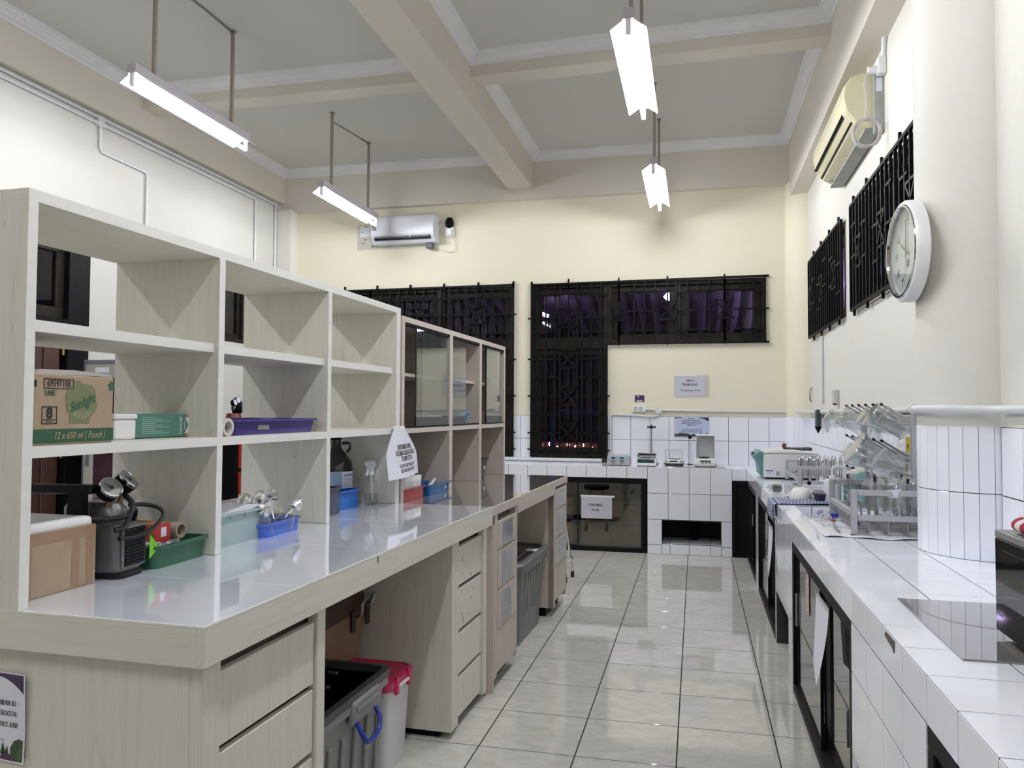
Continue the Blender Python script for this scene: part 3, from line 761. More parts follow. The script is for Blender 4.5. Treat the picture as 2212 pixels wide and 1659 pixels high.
# top tiles
XT = [.466, .666, .868, 1.068]
tw(rc, (0, 0, ZT), (1, 0, 0), (0, 1, 0), XT, seams(1.0, 4.33, .2, .006), gap=.0038)
tw(rc, (0, 0, ZT), (1, 0, 0), (0, 1, 0), [.466, .562], seams(4.33, 4.865, .2, .006), gap=.0038)
tw(rc, (0, 0, ZT), (1, 0, 0), (0, 1, 0), [.97, 1.068], seams(4.33, 4.865, .2, .006), gap=.0038)
tw(rc, (0, 0, ZT), (1, 0, 0), (0, 1, 0), XT, seams(4.865, 7.79, .2, .006), gap=.0038)
tw(rc, (0, 0, ZT), (1, 0, 0), (0, 1, 0), [.466, .666, .868], [7.79, 8.0, 8.19, 8.376], gap=.0038)
# front tiles (face -X): along axis is -Y
FY = lambda a, b: [-q for q in reversed(seams(a, b, .2, .006))]
tw(rc, (XF, 0, 0), (0, -1, 0), (0, 0, 1), FY(1.0, 7.79), [.738, .84])
tw(rc, (XF, 0, 0), (0, -1, 0), (0, 0, 1), FY(1.812, 2.625), [0, .085, .335, .587, .738])
tw(rc, (XF, 0, 0), (0, -1, 0), (0, 0, 1), FY(4.175, 4.338), [0, .085, .335, .587, .738])
tw(rc, (XF, 0, 0), (0, -1, 0), (0, 0, 1), FY(4.338, 4.985), [.312, .587, .738])
tw(rc, (XF, 0, 0), (0, -1, 0), (0, 0, 1), FY(4.985, 5.028), [0, .335, .587, .738])
tw(rc, (XF, 0, 0), (0, -1, 0), (0, 0, 1), FY(6.392, 6.618), [0, .085, .335, .587, .738])

# glazed cupboards under the counters -------------------------------------------
def cupboard(label, P, a0, a1, z1, splits, handles=(), fw_=.045, glass=None):
    """black-framed sliding-glass front; a runs along the counter, d into it"""
    glass = glass or SMOKE
    c = P((a0 + a1) / 2, .03, 0)
    t = thing('glazed_cupboard', label, 'cupboard', c)
    for (b0, b1, y0, y1) in ((a0, a1, 0, .045), (a0, a1, z1 - fw_, z1), (a0, a0 + fw_, .045, z1 - fw_), (a1 - fw_, a1, .045, z1 - fw_)):
        bw(pbox(MB(), P, b0, b1, .0, .07, y0, y1), 'frame', BLACK, t, bev=.003)
    for i, (s0, s1) in enumerate(splits):
        d = .016 + .022 * (i % 2)
        w = bw(pbox(MB(), P, s0, s1, d, d + .006, .045, z1 - fw_), 'sliding_pane', glass, t)
        for e in (s0, s1):
            mb = pbox(MB(), P, e - .005, e + .005, d - .003, d + .009, .045, z1 - fw_)
            o = mb.build('pane_stile', BLACK, w)
    for (a, za, zb) in handles:
        bw(pbox(MB(), P, a - .006, a + .006, .004, .014, za, zb), 'handle', STEEL, t, bev=.002)
    return t
CBK = lambda a, d, z: (a, 7.7915 + d, z)
CRT = lambda a, d, z: (XF + d, a, z)
cupboard('black-framed glass cupboard holding cardboard boxes under the far counter', CBK, -1.95, -.475, .725, [(-1.155, -.52), (-1.905, -1.14)], [], .052)
cupboard('open-looking black cupboard front in the corner between the counters', CBK, .336, .470, .725, [(.38, .43)], [], .04, BLACK)
cupboard('black-framed glass cupboard under the near right counter with taped papers', CRT, 2.628, 4.172, .736, [(3.36, 4.11), (2.67, 3.40)], [(2.76, .30, .42), (4.08, .34, .50)])
cupboard('black-framed glass cupboard beyond the sink under the right counter', CRT, 5.03, 6.39, .736, [(5.70, 6.33), (5.08, 5.73)], [(5.78, .38, .50)])
cupboard('dark glass cupboard under the right counter next to the far corner', CRT, 6.62, 7.785, .736, [(7.2, 7.73), (6.67, 7.22)], [(7.12, .4, .5)])
cupboard('black-framed cupboard at the near end of the right counter', CRT, .3, 1.81, .738, [(1.0, 1.76), (.35, 1.05)])
# cardboard boxes behind the glass
LABL = mat('grey_box_label', (.35, .33, .30), .6)
def carton(label, x0, x1, y0, y1, z0, z1, seed=0):
    t = thing('cardboard_carton', label, 'box', ((x0 + x1) / 2, (y0 + y1) / 2, z0), 0, 'cartons in the far cupboard')
    hx, hy, h = (x1 - x0) / 2, (y1 - y0) / 2, z1 - z0
    B(-hx, hx, -hy, hy, 0, h).build('carton_body', CARD, t, bev=.004)
    B(-hx, hx, -hy - .0015, -hy, h * .82, h * .93).build('tape_strip', TAPE, t)
    B(hx - .11, hx - .04, -hy - .002, -hy, h * .66, h * .80).build('sticker', LABL, t)
    B(-.03, .03, -hy - .003, hy, h, h + .001).build('tape_strip', TAPE, t)
    return t
carton('cardboard carton at the lower left behind the cupboard glass', -1.14, -.84, 7.93, 8.25, .045, .33)
carton('cardboard carton at the lower right behind the cupboard glass', -.835, -.535, 7.92, 8.25, .045, .28)
carton('cardboard carton on the upper right behind the cupboard glass', -.83, -.545, 7.93, 8.25, .283, .47)
carton('cardboard carton on the upper left behind the taped notice', -1.13, -.845, 7.94, 8.25, .333, .46)
carton('tall cardboard carton at the dark left end of the cupboard', -1.50, -1.22, 7.92, 8.25, .045, .50)
# ================================================================== far counter apparatus and wall fittings
def foot(mb, pts, r=.008, h=.006):
    for x, y in pts: mb.cyl((x, y, 0), (x, y, h), r, n=8)
    return mb
# grey and blue hot plate
GREYP = mat('warm_grey_plastic', (.48, .465, .45), .4, var=.03)
LBLUE = mat('pale_blue_panel', (.32, .48, .68), .4, var=.03)
t = thing('hot_plate', 'grey hot plate with a pale blue panel and two dials', 'hot plate', (-.763, 8.03, .84))
MB().loft([ring(.225, .20, .02, .006), ring(.235, .21, .025, .05), ring(.225, .20, .03, .098), ring(.20, .18, .03, .106)]).build('body', GREYP, t, smooth=True)
foot(MB(), [(-.09, -.08), (.09, -.08), (-.09, .08), (.09, .08)]).build('foot', RUBBER, t)
B(-.098, .098, -.1085, -.103, .058, .090).build('control_panel', LBLUE, t, bev=.002)
for x in (-.05, .035): B(x - .02, x + .02, -.1095, -.108, .072, .085).build('display', INK, t)
for x in (-.052, .037): MB().cyl((x, -.105, .045), (x, -.126, .045), .019, .017, 18).build('dial', CHROME, t, smooth=True)
# white and green stirrer
GREEN = mat('dark_green_panel', (.012, .055, .05), .35)
t = thing('magnetic_stirrer', 'white stirrer hot plate with dark green panel and steel top', 'stirrer', (-.485, 8.0, .84))
B(-.098, .098, -.10, .10, .006, .078).build('body', WPLA, t, bev=.008, seg=2)
foot(MB(), [(-.08, -.08), (.08, -.08), (-.08, .08), (.08, .08)]).build('foot', RUBBER, t)
B(-.086, .08, -.1015, -.0995, .034, .072).build('control_panel', GREEN, t, bev=.001)
for x in (-.045, .04): B(x - .018, x + .018, -.1025, -.1013, .042, .052).build('display', INK, t); MB().cyl((x + .022, -.1, .055), (x + .022, -.108, .055), .005, n=10).build('button', STEEL, t)
MB().loft([ring(.17, .16, .012, .086), ring(.19, .18, .015, .10), ring(.19, .18, .015, .112)]).build('top_plate', STEEL, t, smooth=True)
MB().cyl((0, 0, .076), (0, 0, .09), .05, n=20).build('plate_neck', BLACK, t)
MB().loft([ring(.155, .12, .02, .112), ring(.19, .165, .02, .126), ring(.185, .16, .02, .132)]).build('plate_lid', CHROME, t, smooth=True)
# clamp stand behind it
t = thing('clamp_stand', 'thin steel clamp stand with a black boss behind the stirrer', 'stand', (-.452, 8.25, .84))
B(-.07, .07, -.06, .06, 0, .012).build('base', BLACK, t, bev=.002)
MB().cyl((0, 0, .012), (0, 0, .42), .008, n=10).build('rod', STEEL, t, smooth=True)
MB().cyl((-.035, 0, .385), (.035, 0, .385), .006, n=8).cyl((-.042, 0, .385), (-.030, 0, .385), .013, n=10).cyl((.030, 0, .385), (.042, 0, .385), .013, n=10).box(-.014, .014, -.014, .014, .37, .40).build('boss_clamp', BLACK, t)
t = thing('ball_top_rod', 'thin rod with a black ball on top between the two balances', 'stand', (-.062, 8.30, .84))
MB().cyl((0, 0, 0), (0, 0, .008), .03, n=16).build('base', BLACK, t); MB().cyl((0, 0, .008), (0, 0, .275), .003, n=8).build('rod', STEEL, t)
MB().lathe([(.002, -.02), (.014, -.014), (.02, 0), (.014, .014), (.002, .02)], 14, Matrix.Translation((0, 0, .285))).build('ball', BLACK, t, smooth=True)
# stone slab under the balances
tag(B(-.30, .30, -.15, .16, 0, .006).build('stone_slab', mat('grey_stone', (.30, .29, .28), .12, var=.1, scale=12), bev=.001, loc=(-.03, 8.0, .84)), 'thin grey stone slab under the two balances', 'slab')
# small open balance
DGREY = mat('slate_plastic', (.05, .07, .075), .4)
t = thing('balance', 'low white balance with a clear plastic cover and dark base', 'balance', (-.215, 8.0, .846))
MB().loft([ring(.165, .17, .05, .0), ring(.20, .20, .07, .022), ring(.20, .20, .07, .030)]).build('base', DGREY, t, smooth=True)
MB().loft([ring(.202, .202, .07, .030), ring(.205, .205, .07, .038), ring(.17, .18, .05, .062), ring(.16, .16, .05, .066)]).build('body', WPLA, t, smooth=True)
B(-.045, .035, -.100, -.094, .042, .056).build('display', INK, t, bev=.001)
B(-.085, -.055, -.092, -.086, .046, .053).build('button', DGREY, t); B(.055, .085, -.092, -.086, .046, .053).build('button', DGREY, t)
MB().cyl((0, .01, .066), (0, .01, .074), .06, n=24).build('weighing_pan', STEEL, t, smooth=True)
for (x0, x1, y0, y1) in ((-.088, -.085, -.07, .09), (.085, .088, -.07, .09), (-.085, .085, -.07, -.067), (-.085, .085, .087, .09)): B(x0, x1, y0, y1, .062, .158).build('cover_wall', CLEARP, t)
B(-.088, .088, -.07, .09, .158, .161).build('cover_top', CLEARP, t)
B(-.04, .035, -.0715, -.0705, .08, .115).build('sticker', PAPER, t)
# analytical balance
t = thing('analytical_balance', 'tall white balance with a glass draught shield', 'balance', (.088, 8.02, .846))
MB().loft([ring(.20, .24, .03, .006), ring(.222, .26, .035, .03), ring(.205, .24, .03, .075), ring(.19, .22, .03, .080)]).build('body', WPLA, t, smooth=True)
foot(MB(), [(-.08, -.1), (.08, -.1), (-.08, .1), (.08, .1)], .012).build('foot', BLACK, t)
B(-.055, .05, -.131, -.12, .052, .064).build('display', DGREY, t, bev=.001)
for x in (-.025, .008, .04): B(x - .008, x + .008, -.132, -.126, .036, .046).build('button', DGREY, t, bev=.001)
for x in (-.088, .080):
    for y in (-.06, .095): B(x, x + .009, y, y + .009, .078, .305).build('shield_post', ALU, t)
for (x0, x1, y0, y1) in ((-.079, .08, -.057, -.054), (-.085, -.082, -.05, .095), (.084, .087, -.05, .095)): B(x0, x1, y0, y1, .08, .30).build('shield_glass', CLEARP, t)
B(-.08, .08, .098, .103, .08, .30).build('back_panel', mat('pale_grey_panel', (.60, .62, .63), .5), t)
B(-.094, .094, -.066, .11, .302, .316).build('shield_top', WPLA, t, bev=.003)
MB().cyl((-.01, .02, .08), (-.01, .02, .09), .05, n=20).build('weighing_pan', BLACK, t)

# --- notices on the wall -----------------------------------------------------
POST = mat('poster_sky_blue', (.50, .56, .76), .3, var=.12, scale=3)
PURP = mat('deep_purple_print', (.025, .012, .06), .4)
GREENP = mat('leaf_print', (.03, .05, .03), .5, var=.6, scale=30)
t = thing('paper_notice', 'white paper notice reading AREA TIMBANG on the far wall', 'notice', (-.06, YB - .004, 1.655))
B(-.157, .157, -.0015, 0, -.11, .105).build('paper', PAPER, t)
B(-.165, .195, -.003, -.0025, -.112, .118).build('plastic_sleeve', CLEARP, t)
B(-.168, .06, -.0035, -.003, .106, .117).build('tape_strip', WPLA, t)
serif('AREA', .024, INK, t, (0, -.0022, .056), FACE_Y, sx=1.2); serif('TIMBANG', .024, INK, t, (0, -.0022, .014), FACE_Y, sx=1.3)
text('Weighing Area', .034, INK, t, (0, -.0022, -.045), FACE_Y, shear=.3)
t = thing('printed_poster', 'pale blue poster with purple corners and a leaf border above the balance', 'poster', (-.047, YB - .010, 1.228))
B(-.175, .175, -.002, 0, -.10, .10).build('sheet', POST, t)
def arc_corner(sx):
    pts = [(sx * .174, .099), (sx * .174, .058)] + [(sx * (.174 - .10 * k / 6), .058 + .036 * math.sin(PI / 2 * k / 6)) for k in range(1, 7)] + [(sx * .07, .099)]
    return MB().prism(pts, 0, .0006, Matrix.Rotation(PI / 2, 4, 'X') @ Matrix.Translation((0, 0, .002)))
arc_corner(1).build('corner_print', PURP, t)
MB().prism([(-.174, .099), (-.174, .086), (-.14, .091), (-.09, .092), (-.10, .099)], 0, .0006, Matrix.Rotation(PI / 2, 4, 'X') @ Matrix.Translation((0, 0, .002))).build('corner_print', PURP, t)
MB().prism([(-.174, -.099), (.174, -.099), (.174, -.066), (.15, -.062), (.13, -.075), (.09, -.063), (.05, -.082), (.02, -.072), (-.01, -.085), (-.03, -.07), (-.08, -.066), (-.12, -.062), (-.15, -.078), (-.174, -.07)], 0, .0006, Matrix.Rotation(PI / 2, 4, 'X') @ Matrix.Translation((0, 0, .002))).build('leaf_border', GREENP, t)
for z, s, sz in ((.064, 'BERSIHKAN MEJA DAN', .0245), (.041, 'KEMBALIKAN KURSI PADA', .0245), (.018, 'TEMPATNYA', .0245), (-.030, 'CLEAN THE WORK SPACE AND', .021), (-.051, 'RETURN THE CHAIR TO ITS PLACE', .021)):
    serif(s, sz * .58, INK, t, (0, -.0026, z), FACE_Y, shear=.25 if z < 0 else 0)
for x in (-.022, 0, .024): B(x - .007, x + .007, -.0028, -.002, .083, .092).build('small_emblem', INK, t)
t = thing('small_purple_card', 'little purple card with white print above the socket', 'card', (-.583, YB - .002, 1.523))
B(-.05, .05, -.002, 0, -.035, .035).build('card', mat('purple_card', (.05, .012, .10), .4), t); 
MB().prism([(-.008, .012), (-.015, .02), (-.010, .026), (-.004, .022), (.002, .026), (.008, .02)], 0, .0005, Matrix.Rotation(PI / 2, 4, 'X') @ Matrix.Translation((-.01, 0, .0022))).build('heart_print', PAPER, t)
B(-.032, .034, -.0028, -.002, -.025, -.019).build('print_line', PAPER, t); B(-.025, .025, -.0028, -.002, -.031, -.027).build('print_line', PAPER, t)
t = thing('double_socket', 'white double wall socket left of the conduit', 'socket', (-.585, YB, 1.415))
B(-.066, .066, -.035, 0, -.033, .033).build('box', WPLA, t, bev=.004)
for x in (-.036, .014): MB().cyl((x, -.034, 0), (x, -.0375, 0), .019, n=20).build('socket_ring', mat('socket_grey', (.25, .25, .26), .5), t, smooth=True); B(x - .014, x + .014, -.0385, -.037, -.004, .004).build('socket_slot', WPLA, t)
# conduit along the far wall
def conduit(label, pts, r=.012, clips=(), extra=None):
    p0 = Vector(pts[0])
    t = thing('cable_conduit', label, 'conduit', p0)
    MB().tube([Vector(p) - p0 for p in pts], r, 10).build('pipe', PVC, t, smooth=True)
    for c in clips:
        v = Vector(c[:3]) - p0
        ax = c[3]
        d = {'x': (.006, 0, 0), 'y': (0, .006, 0), 'z': (0, 0, .006)}[ax]
        MB().cyl(v - Vector(d), v + Vector(d), r * 1.25, n=12).build('clip', PVC, t, smooth=True)
    return t, p0
t, p0 = conduit('white conduit running along the far wall from socket to corner', [(-.52, YB - .018, 1.413), (-.44, YB - .018, 1.405), (-.38, YB - .018, 1.402), (.2, YB - .018, 1.394), (.70, YB - .018, 1.391), (.90, YB - .02, 1.390)], .013, [(-.2, YB - .018, 1.40, 'x'), (.45, YB - .018, 1.393, 'x'), (.69, YB - .018, 1.391, 'x')])
MB().cyl((0, -.0, 0), (0, -.03, 0), .036, n=20).build('junction_box', PVC, t, loc=Vector((-.385, YB - .001, 1.40)) - p0, smooth=True)
conduit('white conduit looping down from the junction box to the tile edge', [(-.385, YB - .018, 1.37), (-.39, YB - .018, 1.345), (-.43, YB - .018, 1.335), (-.52, YB - .018, 1.335), (-.62, YB - .018, 1.345), (-.86, YB - .018, 1.352), (-.885, YB - .02, 1.34), (-.885, YB - .02, .845)], .011)
conduit('white pipe lying along the back of the far counter under the windows', [(-2.6, YB - .02, .862), (-.98, YB - .02, .862)], .02, [(-1.0, YB - .02, .862, 'x')])
t = thing('paper_notice', 'white paper notice reading STOK WELL PLATE taped on cupboard glass', 'notice', (-.965, 7.79, .43))
B(-.153, .153, -.002, 0, -.108, .104).build('paper', PAPER, t); B(-.16, .18, -.004, -.003, .102, .122).build('tape_strip', WPLA, t)
B(-.153, .185, -.0032, -.0026, -.11, .118).build('plastic_sleeve', CLEARP, t)
serif('STOK WELL', .0235, INK, t, (-.01, -.0045, .026), FACE_Y); serif('PLATE', .0235, INK, t, (-.01, -.0045, -.024), FACE_Y)

# --- air conditioner on the far wall ------------------------------------------
ACW = mat('cool_white_ac_plastic', (.66, .68, .74), .22, var=.01)
t = thing('air_conditioner', 'white wall air conditioner on the far wall with an open louvre', 'air conditioner', (-3.21, YB, 3.27))
prof = [(0, .0), (0, .31), (-.155, .312), (-.188, .30), (-.20, .27), (-.20, .10), (-.19, .075), (-.12, .0)]
MB().loft([[(x, y, z) for y, z in prof] for x in (-.375, .375)]).build('casing', ACW, t, bev=.006, seg=2)
B(-.33, .33, -.19, -.150, .035, .082).build('outlet', BLACK, t)
M_ = Matrix.Translation((0, -.185, .055)) @ Matrix.Rotation(math.radians(-20), 4, 'X')
MB().box(-.325, .325, -.025, .025, -.003, .003, M_).build('louvre', mat('grey_louvre', (.3, .31, .33), .4), t)
for x in (-.16, .1): B(x - .004, x + .004, -.20, -.17, .05, .075).build('louvre_pin', STEEL, t)
B(.375, .383, -.16, -.01, .01, .29).build('side_cap', ACW, t, bev=.003)
B(.25, .33, -.10, -.03, -.06, .0).build('hose_stub', mat('grey_hose', (.12, .12, .13), .6), t, bev=.01)
for i, x in enumerate((-.35, -.335, -.315)): B(x - .005, x + .005, -.2012, -.1995, .175 - .01 * i, .20).build('printed_mark', INK, t)
B(-.355, -.30, -.2012, -.1995, .150, .158).build('printed_mark', INK, t)
MB().cyl((.175, -.199, .20), (.175, -.2012, .20), .014, n=12).build('emblem', WPLA, t); B(-.04, -.005, -.2012, -.1995, .105, .111).build('brand_mark', WPLA, t); B(0, .02, -.2012, -.1995, .105, .111).build('brand_mark', WPLA, t)
t = thing('mounting_plate', 'grey metal mounting plate left exposed behind the far air conditioner', 'plate', (-3.70, YB - .001, 3.25))
B(-.13, .80, -.004, 0, -.01, .285).build('plate', mat('stained_plate', (.55, .53, .46), .5, var=.12, scale=9), t)
B(-.095, .02, -.006, -.004, .14, .26).build('patch', PAPER, t)
for (x, z) in ((-.02, .255), (-.07, .20), (-.03, .11), (-.05, .07), (.06, .025)): MB().cyl((x, -.003, z), (x, -.007, z), .008, n=8).build('bolt_hole', BLACK, t)
t = thing('power_plug', 'white plug and socket with taped cable beside the far air conditioner', 'plug', (-2.70, YB, 3.40))
B(-.05, .05, -.04, 0, -.06, .05).build('socket_box', WPLA, t, bev=.008, seg=2)
B(-.015, .035, -.085, -.04, -.045, .02).build('plug_body', WPLA, t, bev=.008, seg=2)
MB().lathe([(.02, -.02), (.045, 0), (.05, .05), (.03, .095), (.012, .10)], 7, Matrix.Translation((.0, -.03, .06))).build('tape_wrap', BLACK, t)
MB().tube([(.01, -.06, -.045), (.03, -.05, -.09), (.05, -.04, -.15), (.04, -.04, -.20), (0, -.04, -.225), (-.06, -.04, -.21), (-.11, -.05, -.18)], .006, 6).build('flex', WPLA, t, smooth=True)

# --- old air conditioner on the right wall ---------------------------------------
ACY = mat('yellowed_ac_plastic', (.62, .585, .40), .35, var=.03)
t = thing('air_conditioner', 'yellowed old air conditioner high on the right wall', 'air conditioner', (XR, 5.62, 3.09))
prof = [(0, 0), (0, .33), (-.10, .345), (-.175, .325), (-.215, .27), (-.22, .20), (-.205, .12), (-.15, .045), (-.07, .0)]
L0, L1 = -.62, .62
MB().loft([[(x, y, z) for x, z in prof] for y in (L0 + .02, L1)]).build('casing', ACY, t, bev=.008, seg=2)
MB().loft([[(x * .985, y, z * .985 + .002) for x, z in prof] for y in (L0 - .004, L0 + .02)]).build('end_cap', ACY, t, bev=.006, seg=2)
M_ = Matrix.Translation((-.208, 0, .125)) @ Matrix.Rotation(math.radians(22), 4, 'Y')
MB().box(-.004, .012, L0 + .10, L1 - .04, -.016, .016, M_).build('outlet_slot', BLACK, t)
M_ = Matrix.Translation((-.165, 0, .062)) @ Matrix.Rotation(math.radians(48), 4, 'Y')
MB().box(-.004, .006, L0 + .05, L1 - .02, -.004, .004, M_).build('panel_gap', BLACK, t)
B(-.10, -.01, L0, L1, -.012, .004).build('bottom_plate', mat('grey_galvanised', (.28, .29, .27), .5, var=.15, scale=8), t)
B(-.135, -.095, L1 - .16, L1 - .11, .006, .016).build('sticker', GREYP, t)
t2 = thing('mounting_plate', 'grey metal side plate behind the yellowed air conditioner', 'plate', (XR - .0, 4.945, 3.05))
B(-.055, 0, -.004, .05, .0, .36).build('plate', mat('grey_galv_side', (.30, .31, .29), .5, var=.15, scale=8), t2)
B(-.045, -.012, -.0055, -.004, .24, .32).build('rating_label', PAPER, t2)
t = thing('power_plug', 'white plug at the end of the conduit above the yellowed air conditioner', 'plug', (XR, 4.90, 3.42))
B(-.05, 0, -.03, .03, -.05, .05).build('socket_box', WPLA, t, bev=.008, seg=2)
MB().cyl((-.05, 0, -.02), (-.10, 0, -.02), .024, n=14).build('plug_body', WPLA, t, smooth=True)
pts = [(-.10, 0, -.03), (-.12, -.01, -.10), (-.11, -.02, -.22), (-.12, -.03, -.32)]
cx_, cz_ = -.115, -.40
loop = []
for k in range(49):
    a = PI / 2 + 2 * PI * k / 16; r = .085 + .008 * math.sin(k * .7)
    loop.append((cx_ + r * math.cos(a) * .85, -.03 - .002 * (k % 5), cz_ + r * math.sin(a)))
MB().tube(pts + loop, .0065, 6).build('coiled_flex', mat('grey_flex', (.45, .42, .42), .4), t, smooth=True)
conduit('white conduit rising up the right wall above the yellowed air conditioner', [(XR - .012, 4.90, 3.47), (XR - .012, 4.88, 3.55), (XR - .03, 4.80, 3.62), (XR - .05, 4.60, 3.60), (XR - .10, 4.3, 3.60), (XR - .10, 3.6, 3.60)], .016)

# --- conduits on the right wall ---------------------------------------------------
conduit('white conduit running along the right wall behind the glassware', [(.97, 8.17, 1.392), (1.06, 8.05, 1.39), (XR - .02, 7.8, 1.39), (XR - .02, 6.0, 1.398), (XR - .022, 4.1, 1.40), (XR - .03, 3.86, 1.402), (1.0, 3.70, 1.402), (.90, 3.60, 1.402), (.855, 3.50, 1.402), (.853, 3.40, 1.402), (.875, 3.30, 1.402), (.93, 3.235, 1.402), (1.02, 3.19, 1.40), (1.07, 3.12, 1.40), (1.072, 2.6, 1.402)], .016, [(XR - .02, 7.2, 1.39, 'y'), (XR - .02, 5.6, 1.4, 'y'), (XR - .02, 4.7, 1.4, 'y'), (.853, 3.44, 1.402, 'y')])
conduit('white conduit dropping from the far right window to the pipe', [(XR - .012, 7.22, 2.26), (XR - .014, 7.26, 2.18), (XR - .014, 7.28, 1.46)], .012, [(XR - .014, 7.28, 1.7, 'z')])
t = thing('wall_switch', 'grey switch box on the right wall above the conduit', 'switch', (XR, 6.58, 1.505))
B(-.04, 0, -.05, .05, -.05, .06).build('box', mat('switch_grey', (.5, .49, .46), .5), t, bev=.005); MB().cyl((-.03, -.03, -.06), (-.03, -.03, -.045), .014, n=10).build('gland', BLACK, t)
t = thing('wall_hook', 'small metal hook hanging high beside the far corner', 'hook', (XR, 7.99, 1.56))
MB().tube([(-.006, 0, .07), (-.02, 0, .03), (-.02, 0, -.05), (-.01, 0, -.07)], .008, 6).build('hook', STEEL, t, smooth=True)
t = thing('paper_towel_clip', 'dark clip hanging from the conduit by the far corner', 'clip', (1.05, 7.35, 1.26))
B(-.02, .02, -.05, .05, .0, .15).build('clip_body', mat('dark_teal', (.03, .05, .05), .5), t, bev=.004); MB().prism([(-.03, 0), (.03, 0), (0, -.06)], -.01, .01, Matrix.Rotation(PI / 2, 4, 'X')).build('clip_tip', BLACK, t)

# --- conduits on the left wall ------------------------------------------------------
zc_ = 3.775
conduit('grey conduit run below the beam on the left wall, upper of two', [(XL + .019, 3.0, zc_ + .01), (XL + .019, 8.17, zc_ + .01), (XL + .019, 8.19, 3.70), (XL + .019, 8.19, 1.5)], .013, [(XL + .019, 4.75, zc_ + .01, 'y'), (XL + .019, 6.6, zc_ + .01, 'y'), (XL + .019, 7.9, zc_ + .01, 'y')])
conduit('grey conduit run below the beam on the left wall, lower of two', [(XL + .019, 3.0, zc_ - .04), (XL + .019, 7.74, zc_ - .04), (XL + .019, 7.765, zc_ - .055), (XL + .019, 7.77, 1.5)], .013, [(XL + .019, 4.95, zc_ - .04, 'y'), (XL + .019, 6.1, zc_ - .04, 'y'), (XL + .019, 7.3, zc_ - .04, 'y')])
conduit('grey conduit stepping down the left wall above the shelves', [(XL + .019, 5.425, zc_), (XL + .019, 5.43, 3.54), (XL + .019, 5.45, 3.51), (XL + .019, 5.98, 3.50), (XL + .019, 6.0, 3.48), (XL + .019, 6.0, 2.8)], .013, [(XL + .019, 5.7, 3.505, 'y'), (XL + .019, 5.43, 3.6, 'z')])
MB().box(0, .03, -.035, .035, -.045, .045).build('junction_box', PVC, bpy.data.objects[[o.name for o in COL.objects if o.get('label', '').startswith('grey conduit stepping')][0]], loc=(-.014, 0, -.02))

# --- wall clock on the column ---------------------------------------------------------
t = thing('wall_clock', 'round white wall clock with chrome rim on the column', 'clock', (.868, 3.435, 2.04), rot=(PI / 2, 0, -PI / 2 + math.radians(3)))
# local: x along -Y, y up, z toward the room
MB().lathe([(.185, 0), (.205, .01), (.205, .045), (.198, .055), (.188, .057), (.182, .05), (.180, .03)], 56, cap1=False).build('case', WPLA, t, smooth=True)
MB().lathe([(.190, .056), (.187, .062), (.178, .062), (.174, .052)], 56, cap0=False, cap1=False).build('rim', CHROME, t, smooth=True)
MB().cyl((0, 0, .02), (0, 0, .03), .18, n=48).build('dial', mat('clock_dial', (.70, .72, .71), .4, var=.01), t)
for k in range(1, 13):
    a = PI / 2 - k * PI / 6
    text(str(k), .048, INK, t, (.140 * math.cos(a), .140 * math.sin(a), .0312), (0, 0, 0), name='numeral')
for k in range(60):
    a = k * PI / 30
    if k % 5 == 0: MB().box(.112, .119, -.0018, .0018, .0302, .0308, Matrix.Rotation(a, 4, 'Z')).build('minute_mark', INK, t)
HAND = mat('grey_clock_hand', (.16, .16, .15), .4)
MB().prism([(-.006, -.02), (.006, -.02), (.004, .085), (-.004, .085)], .034, .036, Matrix.Rotation(math.radians(60), 4, 'Z')).build('hour_hand', HAND, t)
MB().prism([(-.004, -.03), (.004, -.03), (.003, .13), (-.003, .13)], .037, .039).build('minute_hand', HAND, t)
MB().prism([(-.0012, -.05), (.0012, -.05), (.001, .14), (-.001, .14)], .040, .0406, Matrix.Rotation(math.radians(178), 4, 'Z')).build('second_hand', HAND, t)
B(-.016, .016, -.062, -.032, .0305, .032).build('brand_badge', mat('navy_badge', (.02, .03, .16), .4), t)
MB().add([(.178 * math.cos(2 * PI * k / 48), .178 * math.sin(2 * PI * k / 48), .049) for k in range(48)], [tuple(range(48))]).build('cover_glass', CGLASS, t)
# ================================================================== the island of benches
TH = math.radians(1.5)
IO = Vector((-1.022, 1.49, 0))
IW = Vector((math.cos(TH), -math.sin(TH), 0)); IV = Vector((math.sin(TH), math.cos(TH), 0))
def isl(name, label, cat, u=0.0, s=0.0, z=0.0, rz=0.0, group=None):
    """a thing standing in the island's own axes: u toward the aisle, s along the bench"""
    return thing(name, label, cat, IO + IW * u + IV * s + Vector((0, 0, z)), -TH + rz, group)
LAM_U = laminate('cream_laminate_crosswise', (0.67, 0.65, 0.58), (0.60, 0.575, 0.50), (.06, 1, 1))
SHADOW = mat('gap_shade_board', (0.13, 0.115, 0.09), .8, var=.1)  # dark tone stands in for shade in gaps and recesses
UB = -1.39
wt = isl('worktop', 'glossy lilac-white worktop with a cream wood-grain apron', 'worktop')
B(UB, -.012, .012, 2.206, .835, .9145).build('slab', LAM_V, wt)
B(-.018, 0, 0, 2.21, .832, .917).build('apron', LAM_H, wt, bev=.0008)
B(UB, -.018, 0, .018, .832, .917).build('apron', LAM_U, wt, bev=.0008)
B(-.006, .0006, -.0006, 2.21, .917, .9212).build('edge_band', LAM_E, wt)
B(UB, -.006, -.0006, .006, .917, .9212).build('edge_band', LAM_E, wt)
for s0, s1 in ((.006, .41), (.41, 1.0), (1.0, 1.60), (1.60, 2.205)):
    B(UB, -.006, s0 + .0008, s1 - .0008, .9145, .92).build('top_panel', BTOP, wt, bev=.0006)

